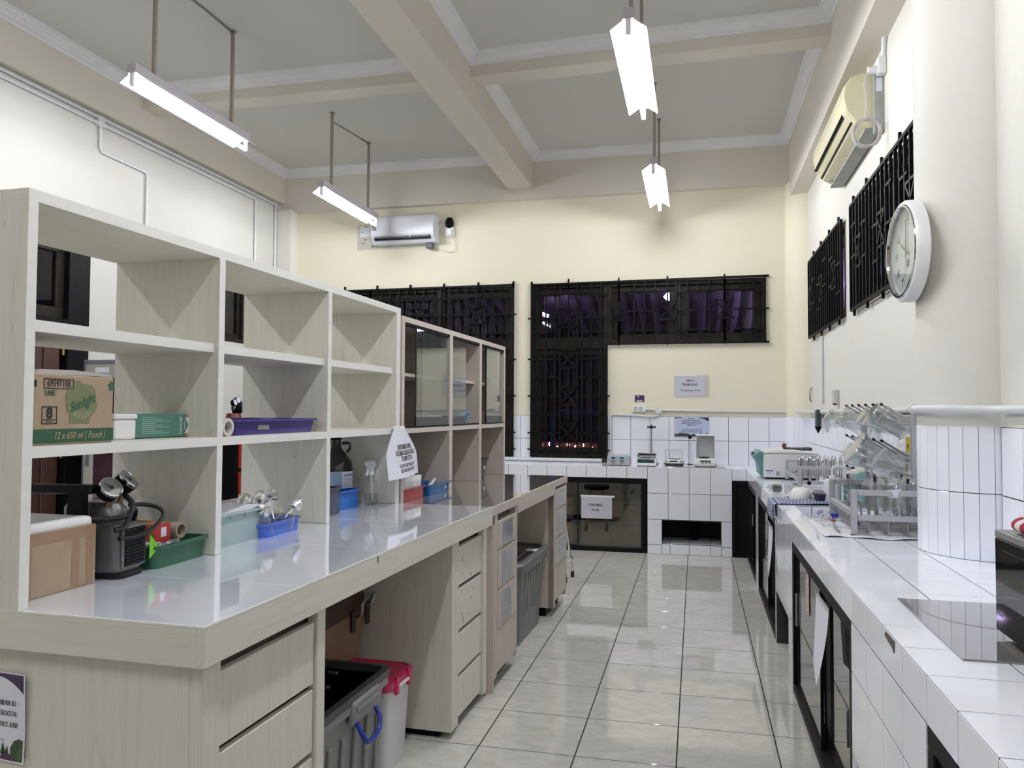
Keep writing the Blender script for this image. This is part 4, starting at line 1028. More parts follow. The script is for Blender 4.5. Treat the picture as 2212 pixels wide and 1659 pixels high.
def pedestal(label, s0, s1, u0, u1, ztop, fronts, stile0, stile1, vmat, z0=.03, toe=.03, holes=True, end=None):
    t = isl('drawer_pedestal', label, 'drawers')
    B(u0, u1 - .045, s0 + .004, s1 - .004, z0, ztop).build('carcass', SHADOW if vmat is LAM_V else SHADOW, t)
    B(u0, u1 - .0302, s0, s0 + .018, z0, ztop).build('side_panel', vmat, t, bev=.0008)
    B(u0, u1 - .0302, s1 - .018, s1, z0, ztop).build('side_panel', vmat, t, bev=.0008)
    B(u1 - .03, u1 + .001, s0, s0 + stile0, z0, ztop).build('stile', vmat, t, bev=.001)
    B(u1 - .03, u1 + .001, s1 - stile1, s1, z0, ztop).build('stile', vmat, t, bev=.001)
    B(u0 + .02, u1 - .06, s0 + .02, s1 - .02, 0, z0).build('toe_plinth', BLACK, t)
    for (za, zb) in fronts:
        d = B(u1 - .028, u1 - .008, s0 + stile0 + .006, s1 - stile1 - .006, za, zb).build('drawer', vmat, t, bev=.0015)
    return t
WF = [(.79 - .187 * i - .170, .79 - .187 * i) for i in range(4)]
p1 = pedestal('cream four-drawer pedestal at the near end of the bench', .035, .59, -1.36, -.03, .832, WF, .066, .045, LAM_V)
p2 = pedestal('cream four-drawer pedestal at the far end of the cream bench', 1.70, 2.21, -1.36, -.03, .832, [(.62, .79), (.427, .603), (.237, .41), (.05, .22)], .088, .055, LAM_V)
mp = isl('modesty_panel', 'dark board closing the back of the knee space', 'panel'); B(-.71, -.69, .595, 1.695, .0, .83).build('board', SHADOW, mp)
CHIP = mat('chipped_laminate_core', (.16, .125, .085), .8, var=.3, scale=40)
for (s, z) in ((1.85, .66), (1.852, .72), (1.98, .63), (1.85, .58), (1.99, .52), (1.96, .455), (1.86, .47), (2.02, .56), (1.88, .44)):
    B(-.0385, -.0378, s, s + random.uniform(.004, .010), z, z + random.uniform(.012, .028)).build('chip_mark', CHIP, p2)
B(.0, .0006, .874, .884, .895, .915).build('chip_mark', CHIP, wt)

def hutch(name, label, ss, u0, u1, zb, zt, mid, midrec, lam, edge, th_=.028, back=False, topth=.028):
    t = isl(name, label, 'shelf')
    for (a, b) in ss:
        p = B(u0, u1, a, b, zb, zt - topth).build('upright', lam, t, bev=.0006)
        B(u1 - .0002, u1 + .0012, a, b, zb, zt - topth).build('edge_band', edge, p)  # paler front band carries the aisle light in its colour
    p = B(u0, u1, ss[0][0], ss[-1][1], zt - topth, zt).build('top_board', lam, t, bev=.0006)
    B(u1 - .0002, u1 + .0013, ss[0][0], ss[-1][1], zt - topth, zt).build('edge_band', edge, p)
    for i in range(len(ss) - 1):
        for z, rec in zip(mid, midrec):
            p = B(u0, u1 - rec, ss[i][1], ss[i + 1][0], z - th_, z).build('shelf_board', lam, t, bev=.0006)
            B(u1 - rec - .0002, u1 - rec + .0012, ss[i][1], ss[i + 1][0], z - th_, z).build('edge_band', edge, p)
    if back: B(u0 - .012, u0, ss[0][0], ss[-1][1], zb, zt).build('back_panel', lam, t)
    return t
hutch('open_shelf', 'tall open cream shelf unit standing on the lilac-white worktop', [(.0, .027), (.727, .756), (1.458, 1.487), (2.168, 2.215)], -.893, -.495, .921, 1.903, (1.598, 1.297), (.018, 0), LAM_V, LAM_E)

# the mauve half ------------------------------------------------------------------
gt = isl('worktop', 'glossy grey worktop with a chipped mauve apron edge', 'worktop')
B(UB, -.012, 2.232, 4.20, .869, .907).build('slab', GRY_V, gt)
B(-.026, -.006, 2.737, 3.733, .823, .909).build('apron', GRY_H, gt, bev=.0008)
for a, b in ((2.232, 2.737), (3.733, 4.205)): B(-.022, -.006, a, b, .869, .909).build('apron', GRY_H, gt, bev=.0008)
B(UB, -.012, 2.232, 4.200, .907, .912).build('top_panel', GTOP, gt, bev=.0006)
B(-.014, -.0052, 2.232, 4.205, .907, .9135).build('edge_band', mat('worn_pale_edge', (.62, .58, .50), .6, var=.25, scale=60, stretch=(1, .2, 1)), gt)
WORN = mat('bare_chipboard', (.55, .49, .38), .8, var=.2, scale=40)
for s in (2.5, 2.62, 2.93, 3.05, 3.42, 3.6): B(-.016, -.0046, s, s + .05, .897, .9125).build('chip_mark', WORN, gt, bev=.003)
def gped(label, s0, s1, fronts, lab):
    t = isl('drawer_pedestal', label, 'drawers')
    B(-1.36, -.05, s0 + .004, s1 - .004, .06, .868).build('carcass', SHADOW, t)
    B(-1.36, -.012, s0, s0 + .02, .06, .868).build('side_panel', GRY_V, t, bev=.0008); B(-1.36, -.012, s1 - .02, s1, .06, .868).build('side_panel', GRY_V, t, bev=.0008)
    B(-1.34, -.07, s0 + .02, s1 - .02, 0, .06).build('toe_plinth', BLACK, t)
    B(-.05, -.010, s0, s0 + .045, .06, .868).build('stile', GRY_V, t, bev=.001); B(-.05, -.010, s1 - .03, s1, .06, .868).build('stile', GRY_V, t, bev=.001)
    for i, (za, zb, sa, sb) in enumerate(fronts):
        d = B(-.045, -.012 + .006 * (i < 3), s0 + .05, s1 - .033, za, zb).build('drawer', GRY_V, t, bev=.0015)
        if i < 3:
            B(-.006, -.0045, sa, sb, za + .012, zb - .022).build('label_sheet', lab, d)
            B(-.0045, -.0040, sa - .008, sb + .008, za + .006, zb - .012).build('plastic_sleeve', CLEARP, d)
            for k in range(5): B(-.0047, -.0043, sa + .02, sb - .02 - .02 * (k % 2), za + .03 + .018 * k, za + .034 + .018 * k).build('print_line', mat('faint_print', (.30, .32, .36), .6), d)
    return t
LABS = mat('drawer_label_paper', (.38, .42, .46), .5, var=.25, scale=14)
gped('mauve drawer pedestal next to the cream bench with labelled drawers', 2.29, 2.735, [(.690, .830, 2.42, 2.605), (.492, .684, 2.42, 2.608), (.296, .486, 2.41, 2.595), (.075, .288, 0, 0)], LABS)
gped('mauve drawer pedestal at the far end of the island with labelled drawers', 3.735, 4.185, [(.716, .850, 3.85, 4.055), (.520, .710, 3.86, 4.05), (.338, .514, 3.885, 4.075), (.10, .330, 0, 0)], LABS)
gp = isl('drawer_pedestal', 'narrow mauve filler panel between the two benches', 'panel')
B(-1.36, -.035, 2.232, 2.262, .0, .82).build('filler_panel', GRY_V, gp); B(-.06, -.012, 2.262, 2.288, .0, .822).build('filler_strip', GRY_V, gp)
SS = [(2.228, 2.262), (2.960, 3.015), (3.565, 3.615), (4.185, 4.22)]
gh = hutch('glazed_cabinet', 'mauve wood-grain cabinet with sliding glass doors over open cubbies', SS, -.89, -.49, .9125, 1.868, (1.293,), (0,), GRY_V, GRY_E, .026, True)
for i in range(3):
    B(-.89, -.525, SS[i][1], SS[i + 1][0], 1.565, 1.582).build('inner_shelf', GRY_E, gh)
    B(-.515, -.490, SS[i][1], SS[i + 1][0], 1.293, 1.303).build('door_track', BLACK, gh); B(-.515, -.490, SS[i][1], SS[i + 1][0], 1.825, 1.84).build('door_track', BLACK, gh)
DRAIL = mat('dark_door_rail', (.035, .037, .04), .3)
def gdoor(s0, s1, u, hs):
    d = B(u - .005, u, s0, s1, 1.303, 1.826).build('sliding_door', CGLASS, gh)
    B(u - .008, u + .003, s0, s1, 1.303, 1.35).build('bottom_rail', DRAIL, d); B(u - .006, u + .001, s0, s0 + .006, 1.30, 1.828).build('pane_edge', DRAIL, d)
    B(u, u + .012, hs - .008, hs + .008, 1.55, 1.615).build('handle', CLEARP, d, bev=.003)
gdoor(2.44, 2.95, -.497, 2.475); gdoor(2.55, 2.945, -.508, 2.92); gdoor(3.02, 3.295, -.497, 3.04); gdoor(3.75, 4.10, -.497, 3.80); gdoor(3.77, 4.17, -.508, 4.15)
# ================================================================== things on and under the island
def P_(name, c, r=.35, **k): return mat(name, c, r, var=.03, **k)
# --- upper open shelf -----------------------------------------------------------
GRN = P_('green_carton_print', (.022, .085, .04), .6); GRN2 = P_('leaf_green_ink', (.028, .105, .045), .6)
BOTP = mat('olive_bottle_print', (.17, .19, .095), .65, var=.12, scale=20)
cb = isl('cardboard_carton', 'brown cardboard carton printed Sunlight with a green band', 'box', -.655, .163, 1.2972)
hu, hs, h = .15, .128, .172
B(-hu, hu, -hs, hs, 0, h).build('carton_body', CARD, cb, bev=.003)
F = hu + .0006
B(hu, F + .0002, -hs + .002, hs, .005, .039).build('green_band', GRN, cb); B(-hu + .002, hu, -hs - .0008, -hs, .005, .039).build('green_band', GRN, cb)
def frame_print(o, y0, y1, z0, z1, w=.0022):
    for (a, b, c, d) in ((y0, y1, z0, z0 + w), (y0, y1, z1 - w, z1), (y0, y0 + w, z0, z1), (y1 - w, y1, z0, z1)): B(F, F + .0004, a, b, c, d).build('printed_frame', INK, o)
frame_print(cb, -.098, -.008, .137, .162); frame_print(cb, -.102, -.057, .051, .094)
B(F, F + .0004, -.121, -.106, .141, .157).build('printed_square', INK, cb)
text('69597108', .0235, INK, cb, (F + .0006, -.053, .1495), FACE_PX, bold=.0003, sx=.76)
text('LIME', .018, GRN2, cb, (F + .0006, -.0795, .1265), FACE_PX, bold=.0005, sx=.85)
text('8', .036, INK, cb, (F + .0006, -.0795, .0765), FACE_PX, bold=.0014)
B(F, F + .0004, -.098, -.062, .0605, .0625).build('print_line', INK, cb); B(F, F + .0004, -.090, -.069, .056, .0575).build('print_line', INK, cb)
MXm = Matrix(((0, 0, 1, 0), (1, 0, 0, 0), (0, 1, 0, 0), (0, 0, 0, 1)))
# printed bottle silhouette
bp_ = [(-.020, .052), (.046, .052), (.046, .066), (.066, .082), (.070, .096), (.066, .11), (.064, .138), (.050, .150), (.018, .153), (.012, .160), (-.010, .158), (-.012, .148), (-.026, .140), (-.032, .125), (-.030, .09), (-.024, .078), (-.018, .075)]
MB().prism(bp_, F, F + .0003, MXm).build('bottle_print', BOTP, cb)
text('Sunlight', .036, GRN2, cb, (F + .0008, .024, .104), (PI / 2, math.radians(0), PI / 2), bold=.0011, sx=.70, warp=lambda v: Vector((v.x, v.y + v.x * .36, v.z)))
def wedge(a0, a1, r0, r1, cy=.02, cz=.083): return MB().prism([(cy + r1 * math.cos(a0), cz + r1 * .62 * math.sin(a0)), (cy + r1 * math.cos(a1), cz + r1 * .62 * math.sin(a1)), (cy + r0 * math.cos((a0 + a1) / 2), cz + r0 * .62 * math.sin((a0 + a1) / 2))], F + .0003, F + .0006, MXm)
for k in range(7): wedge(PI + PI * k / 7 + .05, PI + PI * (k + 1) / 7 - .05, .006, .032).build('lime_slice_print', mat('pale_lime_print', (.25, .26, .14), .65), cb)
MB().prism([(.118 - .014, .150), (.118, .163), (.118 + .014, .150), (.118 + .008, .150), (.118 + .008, .138), (.118 - .008, .138), (.118 - .008, .150)], F - .0002, F + .0003, MXm).build('arrow_print', GRN2, cb)
cb.children[-1].location = (0, -.012, 0)
text('12 x 650 ml ( Pouch )', .024, mat('tan_reverse_print', (.34, .27, .17), .65), cb, (F + .0012, .016, .0215), FACE_PX, bold=.0005, sx=.78, shear=.25)
MB().prism([(-.12, 0), (.13, .002), (.13, .008), (.10, .010), (.0, .014), (-.10, .012)], -.10, .14, MXm @ Matrix.Translation((0, h, 0))).build('loose_flap', mat('grey_flap_paper', (.45, .43, .42), .6), cb)
# white box and green tea carton beside it
t = isl('storage_box', 'small white lidded plastic box beside the green carton', 'box', -.645, .44, 1.2972)
B(-.05, .05, -.044, .044, 0, .058).build('box', WPLA, t, bev=.006, seg=2); B(-.053, .053, -.047, .047, .058, .074).build('lid', WPLA, t, bev=.004)
TEAL = P_('teal_carton', (.07, .19, .155), .5); GOLD = P_('ochre_carton_flap', (.42, .25, .09), .6)
t = isl('green_carton', 'long teal printed carton with an open folded end on the shelf', 'box', -.655, .615, 1.2972)
B(-.052, .052, -.125, .118, .002, .074).build('carton_body', TEAL, t, bev=.0015)
for k in range(9): B(.052, .0525, -.10, .02 - .03 * (k % 3), .014 + .006 * k, .0165 + .006 * k).build('print_line', mat('pale_green_print', (.22, .36, .32), .6), t)
text('BROWN', .016, PAPER, t, (.0528, .075, .038), (PI / 2, PI / 2, PI / 2), sx=.9); text('SUGAR', .010, PAPER, t, (.0528, .095, .038), (PI / 2, PI / 2, PI / 2), sx=.9)
B(-.052, .053, .100, .132, .064, .074).build('end_flap', GOLD, t); B(-.052, .053, .100, .132, .002, .012).build('end_flap', GOLD, t)
MB().prism([(.096, .062), (.130, .062), (.118, .040), (.118, .034), (.132, .012), (.094, .012), (.112, .036)], .0525, .0535, MXm).build('folded_flap', PAPER, t)
# paper roll and purple tray
t = isl('cardboard_roll', 'white paper roll core lying on the middle shelf', 'roll', -.60, .795, 1.2972)
MB().loft([[(x, r * math.cos(a), .030 + r * math.sin(a)) for a in [2 * PI * j / 28 for j in range(28)]] for x, r in ((-.12, .030), (.10, .030), (.10, .020), (-.12, .020))], False, False).build('roll_wall', mat('cream_card_roll', (.62, .59, .53), .6), t, smooth=True)
PUR = P_('purple_plastic', (.045, .028, .20), .3)
t = isl('plastic_tray', 'long shallow purple plastic tray on the middle shelf', 'tray', -.665, 1.135, 1.2972)
tub(.31, .60, .055, .88, .03, .012).build('tray', PUR, t, smooth=True)
B(.139, .141, -.13, -.06, .018, .034).build('sticker', LABL, t)

# --- worktop, first bay ----------------------------------------------------------
t = isl('cardboard_carton', 'plain brown carton with a white foam lid on the near worktop', 'box', -.70, .192, .9202)
B(-.16, .145, -.15, .105, 0, .158).build('carton_body', CARD, t, bev=.003)
B(-.158, .140, -.145, .100, .150, .180).build('foam_lid', mat('white_foam', (.74, .74, .76), .7, var=.02), t, bev=.012, seg=3)
B(.145, .1456, .022, .048, 0, .158).build('tape_strip', TAPE, t); B(.145, .1456, .070, .095, 0, .158).build('tape_strip', TAPE, t); B(.145, .1454, -.14, -.10, .0, .158).build('tape_strip', TAPE, t); B(.145, .1455, -.14, .10, .128, .158).build('tape_strip', TAPE, t)
# vacuum pump
PGREY = mat('cast_grey_metal', (.14, .147, .15), .38, metal=.5, var=.12, scale=9)
t = isl('vacuum_pump', 'black and grey vacuum pump with two round pressure gauges', 'pump', -.615, .385, .9202, math.radians(6))
MB().loft([ring(.19, .105, .02, .0), ring(.19, .108, .02, .016)]).build('base_foot', RUBBER, t, smooth=True)
MB().loft([ring(.175, .10, .02, .014), ring(.19, .112, .025, .03), ring(.185, .115, .03, .10), ring(.17, .10, .03, .148)]).build('motor_body', PGREY, t, smooth=True)
B(.088, .0975, -.05, .055, .026, .142).build('grille_surround', PGREY, t, bev=.006, seg=2)
B(.0965, .099, -.042, .047, .032, .136).build('grille', BLACK, t, bev=.003)
for k in range(11): B(.099, .1015, -.040, .045, .036 + .0092 * k, .040 + .0092 * k).build('grille_slat', RUBBER, t)
MB().loft([ring(.13, .085, .03, .145), ring(.135, .09, .03, .165), ring(.11, .08, .03, .19), ring(.08, .06, .02, .205)]).build('pump_head', PGREY, t, smooth=True)
MB().lathe([(.028, .145), (.036, .16), (.036, .195), (.028, .205)], 20, Matrix.Translation((-.045, -.04, 0))).build('inlet_chamber', PGREY, t, smooth=True)
MB().box(-.17, .02, -.085, -.045, .232, .258).build('carry_handle', RUBBER, t, bev=.008, seg=2); MB().box(-.05, -.01, -.08, -.05, .17, .235).build('handle_post', RUBBER, t)
def gauge(pos, yaw, tilt, parent):
    M_ = Matrix.Translation(pos) @ Matrix.Rotation(yaw, 4, 'Z') @ Matrix.Rotation(tilt, 4, 'Y')
    MB().lathe([(.024, -.030), (.030, -.024), (.031, 0)], 24, M_).build('gauge_case', BLACK, parent, smooth=True)
    MB().lathe([(.031, -.004), (.0325, 0), (.0325, .006), (.028, .008), (.027, .004)], 24, M_, cap0=False, cap1=False).build('gauge_rim', CHROME, parent, smooth=True)
    MB().lathe([(.028, .002), (.028, .0035)], 24, M_).build('gauge_dial', mat('gauge_face', (.27, .28, .275), .4), parent)
    MB().box(-.02, .006, -.0015, .0015, .0036, .0044, M_ @ Matrix.Rotation(.8, 4, 'Z')).build('gauge_needle', INK, parent)
    MB().lathe([(.006, .0036), (.006, .006)], 8, M_).build('needle_hub', INK, parent)
gauge((.050, -.040, .247), math.radians(-18), math.radians(52), t); gauge((.045, .045, .262), math.radians(12), math.radians(50), t)
MB().cyl((.030, -.025, .18), (.045, -.036, .232), .009, n=10).cyl((.028, .02, .19), (.038, .042, .24), .009, n=10).build('gauge_stem', mat('brass_stem', (.25, .19, .10), .4, metal=.7), t, smooth=True)
MB().hose([(.02, .035, .235), (.07, .025, .20), (.085, -.01, .172), (.075, -.06, .166), (.03, -.105, .17), (-.05, -.12, .172), (-.11, -.10, .165)], .0075, 8).build('hose', RUBBER, t, smooth=True)
MB().hose([(.06, .045, .14), (.075, .035, .175), (.085, .005, .182), (.095, -.03, .15), (.10, -.055, .14), (.09, -.075, .138)], .0075, 8).build('hose', RUBBER, t, smooth=True)
MB().hose([(.045, .05, .19), (.06, .10, .186), (.085, .135, .172), (.105, .12, .15), (.115, .05, .122), (.11, -.02, .112), (.10, -.07, .114)], .006, 8).build('hose', RUBBER, t, smooth=True)
# green tray and what it holds
t = isl('plastic_tray', 'dark green plastic tray full of small boxes', 'tray', -.625, .60, .9202, math.radians(2))
tub(.24, .275, .066, .86, .03, .012).build('tray', P_('bottle_green_plastic', (.018, .10, .055), .3), t, smooth=True)
RED = P_('red_carton', (.42, .025, .028), .45); ORG = P_('orange_brown_print', (.36, .15, .04), .5)
t = isl('wrap_box', 'red and orange food-wrap box lying across the green tray', 'box', -.635, .572, .986, math.radians(-8))
B(-.15, .075, -.030, .030, .0, .055).build('carton_body', ORG, t, bev=.001); B(.075, .0765, -.030, .030, 0, .055).build('end_flap', RED, t); B(-.14, .05, -.0305, -.0300, .006, .05).build('front_print', RED, t)
B(.0765, .0772, -.006, .014, .016, .044).build('white_patch', PAPER, t); B(-.06, .03, -.0312, -.0305, .008, .018).build('print_line', GOLD, t); B(-.05, .02, -.0312, -.0305, .034, .040).build('print_line', GOLD, t)
t = isl('cardboard_roll', 'grey cardboard tube end behind the red wrap box', 'roll', -.62, .635, .9865)
MB().loft([[(x, r * math.cos(a), .024 + r * math.sin(a)) for a in [2 * PI * j / 24 for j in range(24)]] for x, r in ((-.12, .024), (.07, .024), (.07, .019), (-.12, .019))], False, False).build('tube_wall', mat('grey_tube_card', (.36, .29, .23), .7), t, smooth=True)
t = isl('small_carton', 'small white and blue carton in the green tray', 'box', -.595, .525, .926, math.radians(14))
B(-.04, .04, -.03, .03, 0, .062).build('carton_body', PAPER, t, bev=.001); B(.04, .0406, -.012, .012, .0, .060).build('blue_print', P_('royal_blue_print', (.04, .12, .42), .5), t)
t = isl('paper_slip', 'folded white paper slips standing in the green tray', 'paper', -.565, .60, .932, math.radians(6))
MB().box(-.012, .012, -.055, .06, 0, .052, Matrix.Rotation(math.radians(-20), 4, 'Y')).build('folded_sheet', PAPER, t); MB().box(-.03, -.022, -.045, .05, 0, .056, Matrix.Rotation(math.radians(-24), 4, 'Y')).build('folded_sheet', PAPER, t)
t = isl('sticky_note', 'bright lime green paper triangle beside the pump', 'note', -.520, .470, .9202)
MB().prism([(-.012, .035), (.030, .063), (-.010, .105)], -.0006, .0006, MXm).build('note', P_('lime_paper', (.16, .52, .02), .6), t)
t = isl('clear_box', 'clear plastic box standing behind the pump in the first bay', 'box', -.80, .60, .9202)
for (a, b, c, d) in ((-.05, -.047, -.075, .075), (.047, .05, -.075, .075), (-.047, .047, -.075, -.072), (-.047, .047, .072, .075)): B(a, b, c, d, 0, .19).build('box_wall', CLEARP, t)
B(-.055, .055, -.08, .08, .175, .195).build('lid', CLEARP, t); B(-.04, .04, -.06, .06, .004, .10).build('contents', mat('greyish_packet', (.42, .38, .42), .6), t, bev=.004)

# --- second bay --------------------------------------------------------------------
t = isl('plastic_bin', 'pale blue-grey plastic bin with paper and glassware inside', 'bin', -.662, .945, .9202, math.radians(-2))
bm_ = tub(.245, .305, .112, .86, .02, .012).build('bin', P_('blue_grey_plastic', (.33, .43, .43), .35), t, smooth=True)
for y in (-.05, .03): B(.103, .114, y, y + .022, .088, .104).build('rim_rib', P_('blue_grey_plastic', (.33, .43, .43), .35), t)
B(-.08, .08, -.12, .09, .05, .098).build('stuffed_paper', mat('grey_tissue', (.38, .37, .35), .7, var=.15, scale=10), t, bev=.02, seg=2)
t = isl('paper_sheet', 'white paper sheet sticking out of the blue-grey bin', 'paper', -.63, .96, 1.026)
MB().loft([[(-.09, -.02, -.012), (.05, -.10, -.014)], [(-.08, .05, .002), (.07, .04, .0)], [(-.07, .12, .016), (.07, .13, .012)]], False, False, close=False).build('sheet', PAPER, t)
FOIL = mat('crumpled_foil', (.75, .75, .76), .22, metal=1.0, var=.08, scale=40, bump=1.0)
t = isl('plastic_tray', 'bright blue plastic basket full of foil-capped flasks', 'tray', -.60, 1.185, .9202, math.radians(2))
tub(.17, .285, .05, .88, .03, .010).build('tray', P_('cornflower_plastic', (.055, .13, .55), .3), t, smooth=True)
def flask(label, u, s, z, tiltx, tilty, sc=1.0, foil=True, grp='foil-capped flasks in the blue basket'):
    t = isl('conical_flask', label, 'flask', u, s, z, 0, grp); t.rotation_euler = (tiltx, tilty, -TH)
    MB().lathe([(.034 * sc, 0), (.036 * sc, .004), (.034 * sc, .012), (.014 * sc, .066 * sc), (.012 * sc, .085 * sc), (.015 * sc, .09 * sc)], 20, cap1=False).build('glass_body', GLASS, t, smooth=True)
    if foil:
        n_ = 14; rg = []
        for (r, z_) in ((.020, .070), (.023, .080), (.018, .092), (.014, .100), (.004, .102)):
            rg.append([((r + random.uniform(-.003, .003)) * sc * math.cos(2 * PI * j / n_), (r + random.uniform(-.003, .003)) * sc * math.sin(2 * PI * j / n_), (z_ + random.uniform(-.003, .003)) * sc) for j in range(n_)])
        MB().loft(rg, False, True).build('foil_cap', FOIL, t)
    return t
for i, (u, s, z, tx, ty, lab) in enumerate([(-.56, 1.10, .926, .35, .3, 'foil-capped flask tipped at the near corner of the blue basket'), (-.595, 1.165, .93, .1, .2, 'foil-capped flask upright at the front of the blue basket'), (-.56, 1.235, .93, -.25, .5, 'foil-capped flask leaning forward in the middle of the blue basket'), (-.58, 1.29, .928, -.5, .3, 'foil-capped flask leaning at the far end of the blue basket'), (-.635, 1.13, .928, .15, -.1, 'taller foil-capped flask at the back left of the blue basket'), (-.645, 1.215, .928, 0, 0, 'foil-capped flask with the highest cap in the blue basket'), (-.64, 1.29, .928, -.2, -.2, 'foil-capped flask at the back right of the blue basket')]):
    flask(lab, u, s, z + .012, tx, ty, 1.12 if i < 4 else 1.3)
t = isl('cream_block', 'small cream plastic block behind the blue basket', 'block', -.66, 1.375, .9202, math.radians(10))
MB().loft([ring(.10, .045, .008, 0), ring(.11, .055, .010, .02), ring(.105, .05, .010, .05)]).build('block', mat('ivory_plastic', (.55, .52, .42), .4), t, smooth=True)

# --- third bay -----------------------------------------------------------------------
t = isl('plastic_bin', 'dark navy plastic bin in front of the amber bottle', 'bin', -.69, 1.70, .9202)
tub(.22, .18, .12, .88, .02, .010).build('bin', P_('navy_plastic', (.045, .05, .095), .35), t, smooth=True)
t = isl('plastic_bin', 'bright blue plastic bin between navy bin and spray bottle', 'bin', -.665, 1.945, .9202)
tub(.08, .24, .085, .86, .02, .012).build('bin', P_('azure_plastic', (.015, .13, .50), .3), t, smooth=True)
AMB = mat('amber_black_glass', (.008, .005, .004), .06, spec=.8, var=.1)
t = isl('amber_bottle', 'big dark amber reagent bottle with black cap and label', 'bottle', -.775, 2.075, .9202)
MB().lathe([(.075, 0), (.084, .006), (.085, .18), (.078, .215), (.050, .25), (.030, .275), (.026, .30), (.026, .325)], 32).build('bottle', AMB, t, smooth=True)
MB().lathe([(.029, .318), (.029, .352), (.027, .355)], 20).build('cap', BLACK, t, smooth=True)
MB().hose([(.030, .012, .30), (.062, .02, .30), (.066, .022, .275), (.052, .018, .255)], .007, 8).build('finger_ring', AMB, t, smooth=True)
lb = [[(.0856 * math.cos(a), .0856 * math.sin(a), z) for z in (.06, .165)] for a in [math.radians(-80 + 8 * k) for k in range(13)]]
MB().loft(lb, False, False, close=False).build('label', PAPER, t, smooth=True)
lb = [[(.0860 * math.cos(a), .0860 * math.sin(a), z) for z in (.06, .165)] for a in [math.radians(-80 + 8 * k) for k in range(6)]]
MB().loft(lb, False, False, close=False).build('label_blue_part', P_('pale_blue_label', (.30, .42, .55), .5), t, smooth=True)
for k in range(4):
    a = math.radians(-28 + 11 * k); 
    MB().prism([(0, -.007), (.007, 0), (0, .007), (-.007, 0)], 0, .0008, Matrix.Translation((.0862 * math.cos(a), .0862 * math.sin(a), .147)) @ Matrix.Rotation(a, 4, 'Z') @ Matrix.Rotation(PI / 2, 4, 'Y')).build('hazard_diamond', mat('hazard_grey', (.2, .18, .18), .5), t)
for z in (.125, .117, .109, .10, .092):
    lb = [[(.0862 * math.cos(a), .0862 * math.sin(a), zz) for zz in (z, z + .002)] for a in [math.radians(-32 + 7 * k) for k in range(7)]]
    MB().loft(lb, False, False, close=False).build('print_line', mat('grey_print', (.35, .35, .4), .5), t)
t = isl('spray_bottle', 'clear spray bottle with a white trigger by the hanging notice', 'bottle', -.60, 2.115, .9202)
MB().lathe([(.030, 0), (.034, .004), (.034, .055), (.026, .11), (.014, .14), (.012, .15)], 24).build('bottle', CLEARP, t, smooth=True)
MB().lathe([(.031, .003), (.0325, .006), (.0325, .052), (.002, .053)], 20).build('liquid', glassmat('water', (.86, .88, .88), .05, .02, .3), t, smooth=True)
MB().cyl((0, 0, .145), (0, 0, .165), .015, n=14).build('collar', WPLA, t, smooth=True)
MB().prism([(-.055, .195), (-.052, .215), (-.02, .222), (.02, .215), (.034, .20), (.032, .185), (.012, .178), (.010, .165), (-.010, .165), (-.012, .182)], -.012, .012, Matrix.Rotation(PI / 2, 4, 'Z') @ Matrix.Rotation(PI / 2, 4, 'X')).build('trigger_head', WPLA, t, bev=.003)
MB().prism([(-.040, .184), (-.030, .186), (-.036, .165), (-.052, .145), (-.058, .147), (-.046, .166)], -.006, .006, Matrix.Rotation(PI / 2, 4, 'Z') @ Matrix.Rotation(PI / 2, 4, 'X')).build('trigger', WPLA, t)
MB().hose([(0, 0, .15), (.004, 0, .08), (.008, 0, .02)], .003, 6).build('dip_tube', WPLA, t)
# notice hanging from the shelf corner: a curled sheet
t = isl('paper_notice', 'curled white notice hanging from the shelf corner by the spray bottle', 'notice', -.478, 2.17, 1.055)
def curl(v):
    """v.x across, v.y up (0..0.235) -> hanging sheet pinched at its top"""
    f = v.y / .235
    pinch = 1 - .62 * max(0, (f - .45) / .55) ** 1.3
    x = v.x * pinch + .035 * (f - .0) * (.3) - .012 * f
    bulge = .035 * math.cos(min(1.5, abs(v.x + .05) * 7)) * (1 - f * .75)
    return Vector((bulge + .012 - .02 * f, x * 1.0 + .022, v.y + .02 * (-v.x) * -1 * (1 - f)))
rows = [[curl(Vector((-.205 + .41 * i / 16, .235 * j / 10, 0))) for i in range(17)] for j in range(11)]
MB().loft(rows, False, False, close=False).build('sheet', PAPER, t, smooth=True)
MB().loft([[curl(Vector((-.205 + .41 * i / 10, .235, 0))) + Vector((.001, 0, 0)) for i in range(11)], [curl(Vector((-.205 + .41 * i / 10, .235, 0))) + Vector((-.004, 0, .018)) for i in range(11)]], False, False, close=False).build('tape_strip', WPLA, t)
for y, s, sz in ((.150, 'BERSIHKAN MEJA', .042), (.120, 'KEMBALIKAN KURSI', .042), (.092, 'TEMPATNYA', .042), (.058, 'CLEAN THE WORKSPACE', .029), (.034, 'RETURN THE CHAIR TO', .029)):
    serif(s, sz * .55, INK, t, (0, 0, 0), (0, 0, 0), warp=lambda v, y=y: curl(Vector((v.x * 1.12 + .032, v.y + y, 0))) + Vector((.0012 + v.z, 0, 0)))

